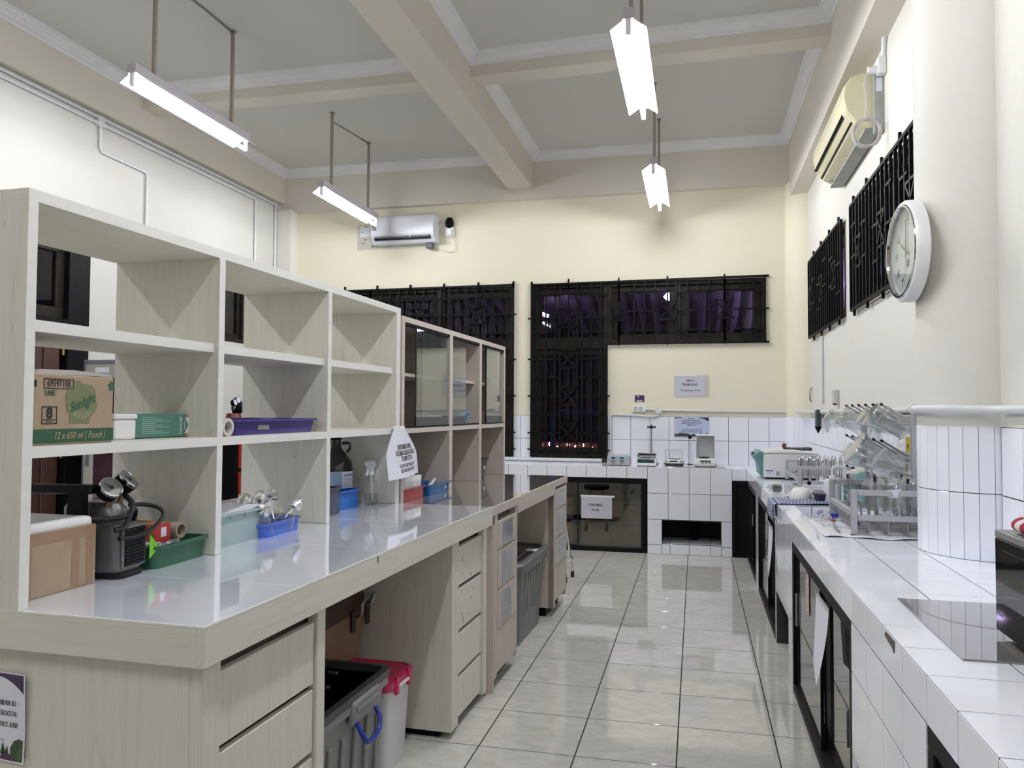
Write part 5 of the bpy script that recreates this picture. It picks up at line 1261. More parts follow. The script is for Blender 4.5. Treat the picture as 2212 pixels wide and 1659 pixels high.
# --- mauve cubbies ------------------------------------------------------------------------
REDP = P_('red_plastic', (.36, .022, .03), .3); BLUP = P_('strong_blue_plastic', (.012, .12, .36), .3)
t = isl('plastic_tray', 'red plastic tray packed with white tubes', 'tray', -.565, 2.44, .9132)
tub(.13, .34, .062, .9, .015, .008).build('tray', REDP, t, smooth=True)
k = 0
for i in range(3):
    for j in range(9):
        o = isl('sample_tube', 'white capped tube standing in the red tray', 'tube', -.60 + .034 * i, 2.305 + .034 * j, .9175, 0, 'white tubes in the red tray')
        MB().lathe([(.010, 0), (.014, .01), (.014, .085), (.016, .086), (.016, .112), (.014, .115)], 12).build('tube_body', WPLA, o, smooth=True)
t = isl('plastic_tray', 'blue plastic tray holding white sticks beside the red tray', 'tray', -.56, 2.835, .9132)
tub(.15, .40, .055, .86, .015, .012).build('tray', BLUP, t, smooth=True); B(.066, .0675, .06, .085, .018, .034).build('sticker', PAPER, t)
t = isl('white_stick', 'white plastic stick resting in the blue tray', 'stick', -.56, 2.84, .93, math.radians(8))
MB().cyl((0, -.12, .0), (0, .11, .045), .010, n=10).build('stick', WPLA, t, smooth=True)
t = isl('plastic_basket', 'dark green tapered basket in the last open cubby', 'basket', -.60, 3.80, .9132)
tub(.17, .25, .135, .68, .03, .012).build('basket', P_('olive_black_plastic', (.022, .03, .025), .4), t, smooth=True); B(.066, .068, .02, .05, .06, .085).build('sticker', PAPER, t)
tag(B(-.004, .004, -.05, .05, 0, .21).build('glass_plate', CLEARP), 'clear plastic plate leaning in the middle cubby', 'plate'); o = bpy.data.objects['glass_plate']; o.location = IO + IW * -.56 + IV * 3.06 + Vector((0, 0, .9132)); o.rotation_euler = (0, -.06, -TH)
# inside the glazed cabinet
def erl(label, u, s, z, sc):
    t = isl('conical_flask', label, 'flask', u, s, z)
    MB().lathe([(.06 * sc, 0), (.064 * sc, .006), (.06 * sc, .02), (.024 * sc, .14 * sc), (.022 * sc, .20 * sc), (.027 * sc, .205 * sc)], 24, cap1=False).build('glass_body', GLASS, t, smooth=True)
    B(.040 * sc, .0405 * sc, -.02, .02, .03, .06).build('label', PAPER, t); return t
erl('large glass flask on the upper shelf of the glazed cabinet', -.60, 2.36, 1.5825, 1.05); erl('glass flask on the floor of the glazed cabinet, left bay', -.60, 2.36, 1.2935, 1.15)
t = isl('wash_bottle', 'white wash bottle on the upper shelf of the glazed cabinet', 'bottle', -.62, 3.70, 1.5825)
MB().lathe([(.038, 0), (.042, .006), (.042, .12), (.03, .145), (.014, .155)], 24).build('bottle', WPLA, t, smooth=True); MB().hose([(0, 0, .15), (0, .004, .19), (.0, .04, .20), (0, .075, .19)], .004, 6).build('spout', WPLA, t)
t = isl('wash_bottle', 'white wash bottle behind the right-hand glass door', 'bottle', -.62, 3.86, 1.5825)
MB().lathe([(.038, 0), (.042, .006), (.042, .12), (.03, .145), (.014, .155)], 24).build('bottle', WPLA, t, smooth=True)
t = isl('plastic_basket', 'small sky blue basket in the middle bay of the glazed cabinet', 'basket', -.60, 3.40, 1.3035); tub(.16, .20, .075, .8, .02, .010).build('basket', P_('sky_plastic', (.12, .33, .58), .35), t, smooth=True); B(.07, .0715, -.01, .01, .02, .04).build('sticker', INK, t)
t = isl('plastic_basket', 'small red basket in the right bay of the glazed cabinet', 'basket', -.60, 3.71, 1.3035); tub(.16, .15, .075, .8, .02, .010).build('basket', P_('crimson_plastic', (.34, .015, .05), .35), t, smooth=True)

# --- knee space -----------------------------------------------------------------------------
TOTE = P_('grey_tote_plastic', (.20, .205, .21), .35); LID = P_('charcoal_lid_plastic', (.045, .048, .058), .4)
def tote(label, u, s, w, d, hh, body, lid, tap=.86, ribs=True):
    t = isl('storage_tote', label, 'storage box', u, s, .0008)
    MB().loft([ring(w * tap, d * tap, .03, 0), ring(w * .94, d * .94, .035, hh - .06), ring(w, d, .04, hh - .055), ring(w, d, .04, hh - .02)]).build('tub', body, t, smooth=True)
    MB().loft([ring(w * 1.01, d * 1.01, .04, hh - .028), ring(w * 1.02, d * 1.02, .042, hh), ring(w * .93, d * .93, .035, hh + .004), ring(w * .90, d * .90, .03, hh - .02)]).build('lid', lid, t, smooth=True)
    if ribs:
        for k in range(6):
            y = -d * .36 + d * .72 * k / 5
            M_ = Matrix.Translation((w * .455, y, hh * .40)) @ Matrix.Rotation(math.atan(w * (.94 - tap) / 2 / (hh - .06)), 4, 'Y')
            MB().box(-.006, .008, -.010, .010, -hh * .36, hh * .33, M_).build('rib', body, t, bev=.004)
    return t
t = tote('grey storage tote with a charcoal lid and blue handle under the bench', -.355, .93, .50, .63, .445, TOTE, LID)
for (x, y) in ((-.05, -.2), (.08, -.1), (.10, .08), (-.02, .12), (.06, .22), (-.1, .02)): B(x - .02, x + .02, y - .012, y + .012, .424, .436).build('lid_bump', LID, t, bev=.004)
B(.235, .262, -.02, .19, .35, .425).build('handle_housing', TOTE, t, bev=.008); B(.262, .268, .0, .17, .39, .405).build('handle_ledge', TOTE, t, bev=.003)
BHAN = P_('royal_blue_handle', (.01, .03, .30), .3)
MB().hose([(.262, .005, .355), (.290, .01, .30), (.292, .045, .285), (.292, .11, .295), (.282, .14, .33), (.262, .145, .36)], .008, 8).build('handle', BHAN, t, smooth=True)
B(-.10, .0, -.30, -.27, .43, .432).build('lid_label', LABL, t)
t = isl('storage_tote', 'translucent storage box with a pink lid under the bench', 'storage box', -.275, 1.42, .0008)
MB().loft([ring(.23, .21, .03, 0), ring(.26, .235, .03, .33)]).build('tub', mat('milky_plastic_tub', (.62, .62, .65), .3, var=.05, scale=5), t, smooth=True)
MB().loft([ring(.20, .185, .03, .004), ring(.225, .20, .03, .26)]).build('contents', mat('white_grey_contents', (.55, .55, .57), .7, var=.15, scale=7), t, smooth=True)
PNK = P_('hot_pink_plastic', (.55, .015, .10), .3)
MB().loft([ring(.28, .255, .035, .32), ring(.285, .26, .035, .352), ring(.255, .23, .03, .362), ring(.25, .225, .03, .358)]).build('lid', PNK, t, smooth=True)
for y in (-.06, .06): B(.135, .150, y - .012, y + .012, .295, .366).build('latch', PNK, t, bev=.005)
B(.140, .150, -.05, .05, .318, .330).build('latch_bar', WPLA, t, bev=.002)
BRW = mat('dark_brown_plastic', (.055, .028, .016), .4); BRT = mat('tan_translucent_plastic', (.24, .155, .09), .45, var=.06)
t = isl('storage_tote', 'tall tan box with a dark brown lid at the back of the knee space', 'storage box', -.545, 1.475, .0008)
MB().loft([ring(.24, .36, .02, 0), ring(.25, .38, .025, .53)]).build('tub', BRT, t, smooth=True); MB().loft([ring(.26, .395, .03, .53), ring(.265, .40, .03, .60), ring(.25, .38, .03, .61)]).build('lid', BRW, t, smooth=True)
MB().hose([(.13, .10, .515), (.155, .10, .53), (.165, .10, .58), (.165, .20, .60), (.155, .205, .56), (.13, .205, .545)], .008, 8).build('handle', STEEL, t, smooth=True)
for y in (.06, .20): B(.128, .140, y, y + .03, .46, .55).build('latch', BRW, t, bev=.003)
# bin under the mauve bench
GBIN = P_('bin_grey_plastic', (.13, .135, .14), .4)
t = isl('waste_bin', 'ribbed dark grey bin with a flat lid under the mauve bench', 'bin', -.33, 3.32, .0008)
MB().loft([ring(.50, .62, .06, 0), ring(.55, .70, .07, .43), ring(.56, .71, .07, .455)]).build('tub', GBIN, t, smooth=True)
MB().loft([ring(.58, .80, .08, .43), ring(.60, .83, .09, .485), ring(.57, .80, .08, .495), ring(.52, .73, .07, .495), ring(.52, .73, .07, .478)]).build('lid', P_('bin_lid_grey', (.10, .103, .115), .4), t, smooth=True)
for k in range(6): 
    M_ = Matrix.Translation((.264, -.18 + .072 * k, .29)) @ Matrix.Rotation(math.radians(3.4), 4, 'Y')
    MB().box(-.006, .010, -.012, .012, -.13 + .01 * (k % 3), .12, M_).build('rib', P_('bin_rib', (.20, .205, .20), .4), t, bev=.004)
for k in range(4): B(-.20 + .12 * k, -.14 + .12 * k, -.20, .02, .478, .50).build('lid_bump', LID, t, bev=.006)
B(.20, .27, .08, .17, .4955, .497).build('lid_label', PAPER, t)
# poster on the near end of the bench
LILP = mat('poster_pale_blue', (.44, .49, .62), .35, var=.1, scale=3)
PUR2 = mat('poster_purple', (.05, .018, .075), .4, var=.3, scale=10)
t = isl('printed_poster', 'blue and purple poster with plants on the near bench end', 'poster', -.645, .034, .562)
def bow(v): return Vector((v.x, -.0015 - .007 * (v.x / .15) ** 2 * (.4 + abs(v.z / .206 - .35)), v.z))
def bsheet(pts_rows): return MB().loft([[bow(Vector(p)) for p in r] for r in pts_rows], False, False, close=False)
bsheet([[(-.15 + .0375 * i, 0, .206 * j / 6) for i in range(9)] for j in range(7)]).build('sheet', PAPER, t, smooth=True)
bsheet([[(-.147 + .0367 * i, 0, .003 + .2 * j / 6) for i in range(9)] for j in range(7)]).build('blue_print', LILP, t, smooth=True); t.children[-1].location = (0, -.0006, 0)
def bprint(outline, name, m_, off=.0012):
    vs = [bow(Vector((x, 0, z))) + Vector((0, -off, 0)) for x, z in outline]
    return MB().add(vs, [tuple(range(len(vs)))]).build(name, m_, t)
bprint([(.146, .203), (.06, .203)] + [(.06 + .086 * k / 8, .196 - .036 * (k / 8) ** 2) for k in range(9)], 'corner_print', PUR2)
bprint([(-.146, .203), (-.06, .203), (-.1, .18), (-.146, .165)], 'corner_print', PUR2)
LEAF = mat('leaf_green_print', (.03, .07, .025), .5, var=.6, scale=60); PLUM = mat('plum_print', (.10, .015, .09), .5, var=.5, scale=50); SAND = mat('sand_print', (.33, .22, .13), .6, var=.3, scale=40)
bprint([(.145, .004), (.145, .052), (.133, .056), (.118, .05), (.108, .034), (.107, .018), (.112, .004)], 'plant_print', LEAF)
bprint([(.078, .02), (.085, .045), (.092, .024), (.098, .038), (.103, .02), (.098, .012), (.082, .012)], 'plant_print', LEAF, .0014)
bprint([(.072, .006), (.085, .017), (.10, .02), (.115, .014), (.112, .004)], 'plant_print', PLUM, .0015)
bprint([(-.145, .004), (-.145, .03), (-.08, .045), (0, .03), (.06, .026), (.075, .012), (.075, .004)], 'plant_print', SAND)
for k in range(9): bprint([(.066 + .006 * (k % 4), .030 + .006 * (k // 2)), (.0695 + .006 * (k % 4), .031 + .006 * (k // 2)), (.069 + .006 * (k % 4), .034 + .006 * (k // 2))], 'speck_print', INK, .0016)
for s_, z, sh in (('LIMBAH B3', .136, 0), ('BERACUN)', .112, 0), ('HAZARDOUS AND', .086, .25)):
    serif(s_, .0112, INK, t, (0, 0, 0), (0, 0, 0), align='RIGHT', shear=sh, sx=1.0, warp=lambda v, z=z: bow(Vector((v.x + (.128 if z < .12 else .124), 0, v.y + z))) + Vector((0, -.0018 - v.z, 0)))
# ================================================================== things on the right counter
ZR = .8403
# centrifuge
TEALP = P_('teal_machine_plastic', (.10, .24, .25), .35); OFFW = P_('off_white_machine', (.72, .73, .74), .3)
t = thing('centrifuge', 'white benchtop centrifuge with a teal front by the far corner', 'centrifuge', (.735, 6.93, ZR))
pr = [(-.21, .012), (.24, .012), (.24, .205), (.19, .222), (.05, .240), (-.10, .240), (-.20, .222)]
MB().loft([[(x, y, z) for x, z in pr] for y in (-.21, .23)]).build('body', OFFW, t, bev=.012, seg=2)
pr = [(-.20, .012), (-.20, .222), (-.235, .222), (-.275, .190), (-.27, .170), (-.235, .120), (-.225, .06), (-.225, .03), (-.21, .012)]
MB().loft([[(x, y, z) for x, z in pr] for y in (-.212, .232)]).build('teal_front', TEALP, t, bev=.006)
B(-.272, -.245, -.10, .10, .178, .205).build('display', INK, t)
B(-.20, .24, -.2125, -.2095, .208, .2105).build('lid_seam', INK, t)
B(-.17, .21, -.18, .20, 0, .013).build('base', BLACK, t)
B(.02, .11, -.2125, -.2095, .03, .062).build('rating_plate', INK, t); B(-.185, -.12, -.2125, -.2095, .035, .072).build('sticker', PAPER, t); B(-.10, -.075, -.2125, -.2095, .03, .066).build('sticker', LABL, t)
text('OK', .02, P_('navy_print', (.02, .02, .12), .5), t, (-.155, -.2132, .05), FACE_Y)
B(-.183, -.122, -.2131, -.2124, .064, .071).build('sticker_band', P_('navy_print2', (.02, .02, .15), .5), t)
MB().prism([(.045, .065), (.085, .065), (.065, .09)], .2096, .2125, Matrix.Rotation(PI / 2, 4, 'X')).build('warning_triangle', P_('ochre_print', (.45, .30, .03), .5), t)
for k in range(7): B(.15, .235, -.2125, -.2095, .10 + .014 * k, .107 + .014 * k).build('vent_slot', TEALP, t)
t = thing('black_clamp', 'dark clamp lying on top of the centrifuge', 'clamp', (.83, 6.80, 1.075))
MB().hose([(-.13, 0, .045), (-.11, .01, .012), (-.02, .01, .008), (.06, .0, .012), (.09, 0, .008)], .014, 8).build('clamp_body', mat('dark_rust_metal', (.05, .045, .045), .5), t, smooth=True)
MB().cyl((-.135, 0, .048), (-.11, 0, .035), .016, n=10).build('red_tip', P_('rust_red', (.25, .03, .02), .5), t)

# draining racks -----------------------------------------------------------------------
def rail(t, name, x0, x1, y0, y1, z0, z1): return B(x0, x1, y0, y1, z0, z1).build(name, ALU, t, bev=.003)
CAPB = mat('black_end_cap', (.01, .01, .01), .5)
ra = thing('drying_rack', 'grey aluminium drying rack full of glassware beside the column', 'rack', (.68, 3.735, ZR))
W_, D_, H_ = .36, .58, .205
for x in (0, W_):
    for y in (0, D_):
        rail(ra, 'post', x - .013, x + .013, y - .013, y + .013, .006, H_); B(x - .014, x + .014, y - .014, y + .014, 0, .007).build('foot_cap', CAPB, ra)
for y in (0, D_): rail(ra, 'rail', .013, W_ - .013, y - .011, y + .011, H_ - .026, H_); rail(ra, 'rail', .013, W_ - .013, y - .011, y + .011, .068, .094)
for x in (0, W_): rail(ra, 'rail', x - .011, x + .011, .013, D_ - .013, .085, .111)
for i in range(4):
    x = .062 + .078 * i
    MB().hose([(x, -.006, .068), (x, -.008, .035), (x, .004, .018), (x, .03, .014), (x, .30, .014), (x, D_ - .03, .014), (x, D_, .03), (x, D_, .068)], .0045, 6).build('wire', STEEL, ra, smooth=True)
for i in range(9):
    y = .04 + .062 * i
    MB().hose([(-.0, y, .085), (.012, y, .035), (.05, y, .022), (W_ - .05, y, .022), (W_ - .012, y, .035), (W_, y, .085)], .004, 6).build('wire', STEEL, ra, smooth=True)
for (x, y, h) in ((.10, .06, .255), (.235, .06, .25), (.12, .30, .26), (.245, .30, .255), (.30, .45, .25), (.05, .42, .24)):
    p = MB().cyl((x, y, .02), (x, y, h), .006, n=8).build('peg', STEEL, ra, smooth=True); MB().cyl((x, y, h - .018), (x, y, h + .003), .0072, n=10).build('peg_cap', CAPB, p)

def beaker_prof(r, h): return [(r * .94, 0), (r, .008), (r, h * .96), (r * 1.06, h)]
def erl_prof(r, h): return [(r * .95, 0), (r, .006), (r * .93, h * .12), (r * .34, h * .70), (r * .31, h * .93), (r * .38, h)]
def vol_prof(r, h): return [(r * .7, 0), (r * .95, h * .08), (r, h * .22), (r * .8, h * .38), (r * .25, h * .50), (r * .17, h * .56), (r * .17, h * .97), (r * .24, h)]
def vessel(name, label, cat, prof, loc, rot, grp):
    t = thing(name, label, cat, loc, 0, grp, rot)
    ins = [(max(.001, r - .0022), z + (.003 if i == 0 else 0)) for i, (r, z) in enumerate(prof)]
    MB().lathe(prof + ins[::-1], 24, cap0=True, cap1=True).build('glass_body', GLASS, t, smooth=True)
    r, z = prof[-1]
    MB().hose([((r - .001) * math.cos(2 * PI * k / 24), (r - .001) * math.sin(2 * PI * k / 24), z) for k in range(24)], .0022, 6, True).build('rim', GLASS, t, smooth=True)
    return t
GR = 'glassware on the near drying rack'
def up_(x, y, z): return (.68 + x, 3.735 + y, ZR + z)
inv = PI
V = [('beaker', 'upturned beaker leaning at the left front of the near rack', 'beaker', beaker_prof(.052, .15), (.10, .10, .232), (inv + .25, -.25, 0)),
     ('beaker', 'upturned beaker in the middle of the near rack front', 'beaker', beaker_prof(.050, .14), (.215, .09, .24), (inv + .15, .2, 0)),
     ('conical_flask', 'upturned flask at the column end of the near rack front', 'flask', erl_prof(.055, .16), (.305, .11, .235), (inv + .2, .15, 0)),
     ('beaker', 'tall greenish upturned beaker at the back left of the near rack', 'beaker', beaker_prof(.055, .19), (.085, .33, .27), (inv + .1, -.3, 0)),
     ('beaker', 'upturned beaker at the back centre of the near rack', 'beaker', beaker_prof(.052, .16), (.20, .30, .25), (inv - .1, -.2, 0)),
     ('conical_flask', 'upturned flask at the back right of the near rack', 'flask', erl_prof(.055, .17), (.29, .40, .25), (inv - .15, .2, 0)),
     ('measuring_cylinder', 'slim measuring cylinder slanting across the left end of the near rack', 'cylinder', [(.018, 0), (.012, .004), (.012, .16), (.016, .165)], (.045, .19, .11), (.9, -.7, 0)),
     ('beaker', 'small upturned beaker between the pegs of the near rack', 'beaker', beaker_prof(.035, .10), (.15, .20, .20), (inv + .3, .1, 0))]
for (nm, lab, cat, pf, p, r) in V: vessel(nm, lab, cat, pf, up_(*p), r, GR)
o = vessel('beaker', 'upturned beaker with a hazard sticker on the near rack', 'beaker', beaker_prof(.045, .13), up_(.165, .03, .235), (inv + .1, -.1, 0), GR)
lb = [[(.0465 * math.cos(a), .0465 * math.sin(a), z) for z in (.02, .055)] for a in [math.radians(60 + 8 * k) for k in range(10)]]
MB().loft(lb, False, False, close=False).build('sticker', PAPER, o, smooth=True)

# wall rack ---------------------------------------------------------------------------
wr = thing('drying_rack', 'tall grey drying rack fixed to the right wall with hanging flasks', 'rack', (1.045, 4.75, ZR))
for y in (-.55, .64): rail(wr, 'post', -.015, .015, y - .018, y + .018, 0, .55)
rail(wr, 'rail', -.012, .012, -.53, .62, .50, .535); rail(wr, 'rail', -.012, .012, -.53, .62, .12, .155); rail(wr, 'rail', -.012, .012, -.53, .62, .31, .345)
PEG = []
for zz in (.14, .33, .515):
    for k in range(6):
        y = -.45 + .19 * k
        p = MB().cyl((-.012, y, zz), (-.13, y, zz + .075), .0055, n=8).build('peg', STEEL, wr, smooth=True); MB().cyl((-.122, y, zz + .070), (-.134, y, zz + .0775), .007, n=8).build('peg_cap', CAPB, p)
GW = 'flasks hanging on the wall rack'
tilt = math.radians(-122)
def hang(nm, lab, cat, pf, y, z, dx=-.03, rx=0.0, ry=tilt):
    # vessel axis points from its base (outward, up) to its mouth (toward the wall, down)
    h = pf[-1][1]
    M3 = Euler((rx, PI - math.radians(-58) + 0, 0)).to_matrix()
    vessel(nm, lab, cat, pf, (1.045 + dx - h * .78, 4.75 + y, ZR + z + h * .55), (rx, math.radians(122), 0), GW)
hang('conical_flask', 'flask hanging top left on the wall rack above the soap', 'flask', erl_prof(.065, .17), .50, .44)
hang('conical_flask', 'flask hanging second from left on the wall rack top row', 'flask', erl_prof(.06, .16), .36, .42)
hang('volumetric_flask', 'long-necked flask poking up at the far end of the wall rack', 'flask', vol_prof(.05, .24), .56, .40, -.05)
hang('conical_flask', 'big flask hanging in the middle of the wall rack', 'flask', erl_prof(.10, .25), -.20, .22, -.02)
hang('conical_flask', 'flask hanging beside the column on the wall rack top row', 'flask', erl_prof(.07, .18), -.38, .44)
hang('beaker', 'beaker hanging beside the column on the wall rack', 'beaker', beaker_prof(.055, .14), -.48, .46)
hang('conical_flask', 'small flask hanging low beside the column on the wall rack', 'flask', erl_prof(.055, .15), -.45, .24)
hang('beaker', 'beaker hanging low left on the wall rack', 'beaker', beaker_prof(.05, .15), .42, .24)
hang('conical_flask', 'flask hanging low second from left on the wall rack', 'flask', erl_prof(.055, .16), .27, .22)
hang('conical_flask', 'flask hanging top row just right of the rack post', 'flask', erl_prof(.055, .15), -.05, .45)
hang('beaker', 'wide beaker hanging lowest under the big flask', 'beaker', beaker_prof(.06, .14), -.33, .10)
tag(B(-.003, .003, -.09, .09, 0, .30).build('hazard_notice', PAPER, loc=(XR - .012, 4.42, ZR + .16)), 'white notice with yellow hazard triangle behind the wall rack', 'notice')
o = bpy.data.objects['hazard_notice']; B(-.0045, -.003, -.03, .07, .17, .26).build('yellow_print', P_('hazard_yellow', (.55, .42, .03), .5), o); B(-.0055, -.0045, .01, .03, .20, .225).build('hazard_mark', INK, o)
B(-.0045, -.003, .04, .07, .0, .12).build('yellow_print', P_('hazard_yellow', (.55, .42, .03), .5), o)

# far rack with chrome hoops ------------------------------------------------------------
rb = thing('drying_rack', 'grey aluminium rack with empty chrome hoops behind the white bowl', 'rack', (.71, 5.86, ZR))
W_, D_, H_ = .34, .80, .165
for x in (0, W_):
    for y in (0, D_):
        rail(rb, 'post', x - .012, x + .012, y - .012, y + .012, .006, H_); B(x - .013, x + .013, y - .013, y + .013, 0, .007).build('foot_cap', CAPB, rb)
for y in (0, D_): rail(rb, 'rail', .012, W_ - .012, y - .010, y + .010, H_ - .022, H_); rail(rb, 'rail', .012, W_ - .012, y - .010, y + .010, .04, .062)
for x in (0, W_): rail(rb, 'rail', x - .010, x + .010, .012, D_ - .012, .055, .078)
for i in range(6):
    for j in range(2):
        x = .03 + .052 * i + .02 * j; y0 = .06 + .34 * j; hh = .235 - .03 * j
        MB().hose([(x, y0, .06), (x, y0 + .005, hh - .03), (x, y0 + .02, hh - .006), (x, y0 + .045, hh), (x, y0 + .07, hh - .006), (x, y0 + .085, hh - .03), (x, y0 + .09, .06)], .006, 6).build('hoop', CHROME, rb, smooth=True)
MB().lathe([(.012, 0), (.014, .01), (.012, .02)], 12, Matrix.Translation((.06, -.02, .05)) @ Matrix.Rotation(PI / 2, 4, 'X')).build('knob', BLACK, rb, smooth=True)

# bottles by the sink ----------------------------------------------------------------------
t = thing('wash_bottle', 'white wash bottle with a bent spout between the racks', 'bottle', (.80, 5.05, ZR))
MB().lathe([(.046, 0), (.05, .006), (.05, .125), (.045, .14), (.02, .146)], 24).build('bottle', mat('milky_plastic', (.70, .71, .76), .4, var=.02), t, smooth=True); MB().cyl((0, 0, .143), (0, 0, .165), .020, n=14).build('cap', WPLA, t, smooth=True)
MB().hose([(0, 0, .16), (0, 0, .20), (.008, 0, .218), (.03, 0, .226), (.055, 0, .22), (.07, 0, .20), (.074, 0, .17)], .0055, 8).build('spout', WPLA, t, smooth=True)
t = thing('soap_bottle', 'green soap bottle with a white pump between the racks', 'bottle', (.90, 5.0, ZR))
MB().lathe([(.042, 0), (.048, .006), (.048, .10), (.040, .125), (.018, .142)], 24).build('bottle', glassmat('green_soap', (.45, .72, .66), .08, .05, .7, (.12, .40, .36)), t, smooth=True); MB().lathe([(.043, .004), (.045, .08), (.002, .081)], 20).build('soap', P_('soap_green', (.12, .38, .33), .4), t, smooth=True)
MB().cyl((0, 0, .14), (0, 0, .172), .017, n=14).build('pump_collar', WPLA, t, smooth=True); MB().hose([(0, 0, .17), (0, 0, .20), (.02, -.01, .205), (.05, -.03, .203), (.062, -.037, .19)], .007, 8).build('pump_spout', WPLA, t, smooth=True)
t = thing('soap_bottle', 'turquoise bottle with a dark cap on the counter by the wall rack', 'bottle', (.945, 4.93, ZR))
MB().lathe([(.034, 0), (.038, .008), (.038, .15), (.036, .165), (.038, .17), (.037, .195), (.024, .225), (.018, .232)], 24).build('bottle', P_('turquoise_plastic', (.22, .55, .55), .3), t, smooth=True)
MB().cyl((0, 0, .23), (0, 0, .268), .018, n=16).build('cap', P_('indigo_cap', (.02, .015, .06), .3), t, smooth=True); MB().lathe([(.0384, .10), (.0384, .145)], 24, cap0=False, cap1=False).build('label', P_('indigo_label', (.05, .04, .12), .4), t, smooth=True)
t = thing('white_bowl', 'upturned glossy white bowl drying on the checked towel', 'bowl', (.632, 5.17, ZR + .004))
MB().lathe([(.068, 0), (.070, .004), (.066, .03), (.056, .055), (.040, .070), (.030, .073), (.028, .070), (.004, .070)], 36).build('bowl', mat('white_china', (.80, .80, .79), .08, var=.01, spec=.7), t, smooth=True)
t = thing('plastic_tub', 'grey and purple tubs stacked beside the white bowl', 'tub', (.76, 5.10, ZR))
tub(.13, .16, .05, .75, .03, .006).build('lower_tub', P_('aubergine_plastic', (.04, .025, .06), .35), t, smooth=True); tub(.13, .15, .045, .75, .03, .006).build('upper_tub', P_('pale_grey_plastic', (.30, .32, .33), .4), t, smooth=True, loc=(0, 0, .02))
vessel('glass_jar', 'small clear glass jar upside down behind the bowl', 'jar', [(.026, 0), (.028, .004), (.028, .062), (.024, .070)], (.592, 5.43, ZR), (0, 0, 0), None)
t = vessel('glass_jar', 'greenish glass jar lying on its side near the centrifuge', 'jar', [(.024, 0), (.027, .004), (.027, .055), (.020, .062), (.020, .08)], (.56, 5.62, ZR + .030), (0, PI / 2, math.radians(200)), None)
MB().lathe([(.0235, .003), (.025, .05), (.002, .051)], 16).build('dark_content', P_('dark_green_glass', (.03, .08, .07), .2), t, smooth=True)
t = thing('white_ball', 'small white round stopper on the towel beside the bowl', 'stopper', (.565, 5.20, ZR + .004))
MB().lathe([(.002, 0), (.014, .004), (.019, .016), (.014, .029), (.002, .034)], 16).build('ball', mat('ivory_ball', (.68, .66, .60), .3), t, smooth=True)
# checked towel over the counter edge
mt, nt, N, Lk, b = newmat('blue_check_cloth'); b.inputs['Roughness'].default_value = .9
tc = N.new('ShaderNodeTexCoord'); ck = N.new('ShaderNodeTexBrick'); ck.inputs['Scale'].default_value = 13; ck.offset = 0
ck.inputs['Color1'].default_value = (.52, .54, .60, 1); ck.inputs['Color2'].default_value = (.42, .45, .53, 1); ck.inputs['Mortar'].default_value = (.06, .08, .20, 1); ck.inputs['Mortar Size'].default_value = .09; ck.inputs['Brick Width'].default_value = .5; ck.inputs['Row Height'].default_value = .5
Lk.new(tc.outputs['UV'], ck.inputs['Vector']); Lk.new(ck.outputs['Color'], b.inputs['Base Color'])
def cloth(name, label, material, rows, lab2='cloth', th_=.003):
    n1, n2 = len(rows), len(rows[0])
    mb = MB().loft(rows, False, False, close=False)
    me = mb.mesh(name, smooth=True, angle=80)
    uv = me.uv_layers.new(name='UVMap')
    for p in me.polygons:
        for li in p.loop_indices:
            vi = me.loops[li].vertex_index; uv.data[li].uv = ((vi % n2) / n2, (vi // n2) / n1)
    o = put(name, me, material); tag(o, label, lab2)
    md = o.modifiers.new('thickness', 'SOLIDIFY'); md.thickness = th_; md.offset = 1
    return o
rows = []
for i in range(17):
    d = .34 - .50 * i / 16         # distance inward from the counter edge; negative hangs down
    rw = []
    for j in range(15):
        y = 4.90 + .36 * j / 14 - .03 * (i / 16)
        wv_ = .004 * math.sin(j * 1.3 + i * .6) + .004
        if d > 0: rw.append((.462 + d, y, ZR + .002 + max(0, wv_) * (1 if d > .02 else .4)))
        else: rw.append((.458 - .006 - wv_ * 1.5, y, ZR + d * .62))
    rows.append(rw)
cloth('checked_towel', 'blue and white checked towel hanging over the counter edge', MATS['blue_check_cloth'], rows, 'towel')
rows = []
for i in range(13):
    rw = []
    for j in range(17):
        x = .545 + .42 * j / 16; y = 3.66 + .62 * i / 12 + .02 * math.sin(j * .5) * (1 if i < 2 else .2)
        rw.append((x, y, ZR + .0015 + .004 * (.5 + .5 * math.sin(j * 1.1 + i * .8)) * (1.4 if i < 2 else .3)))
    rows.append(rw)
cloth('white_cloth', 'thin white cloth spread under the near drying rack', mat('white_cotton', (.66, .66, .70), .85, var=.05, scale=9), rows, 'cloth', .0012)
BCAP = P_('cobalt_cap', (.02, .04, .38), .35)
def lying(label, x, y, rz, L_=.10, r=.022):
    t = thing('dropper_bottle', label, 'bottle', (x, y, ZR + .006 + r), 0, 'small bottles lying by the rack', (0, PI / 2, rz))
    MB().lathe([(r * .9, 0), (r, .004), (r, L_ * .7), (r * .5, L_ * .85), (r * .45, L_)], 18).build('bottle', CLEARP, t, smooth=True)
    MB().lathe([(r * .62, L_ * .86), (r * .62, L_ * 1.18), (r * .5, L_ * 1.2)], 14).build('cap', BCAP, t, smooth=True)
lying('blue-capped dropper bottle lying nearest the sink edge', .575, 4.16, math.radians(20)); lying('blue-capped dropper bottle lying beside the front rack post', .635, 3.98, math.radians(-35)); lying('blue-capped dropper bottle lying furthest back under the rack', .640, 4.20, math.radians(100))
t = thing('glass_dish', 'round clear dish lid propped among the dropper bottles', 'dish', (.600, 4.03, ZR + .030), 0, None, (PI / 2 - .2, 0, .3))
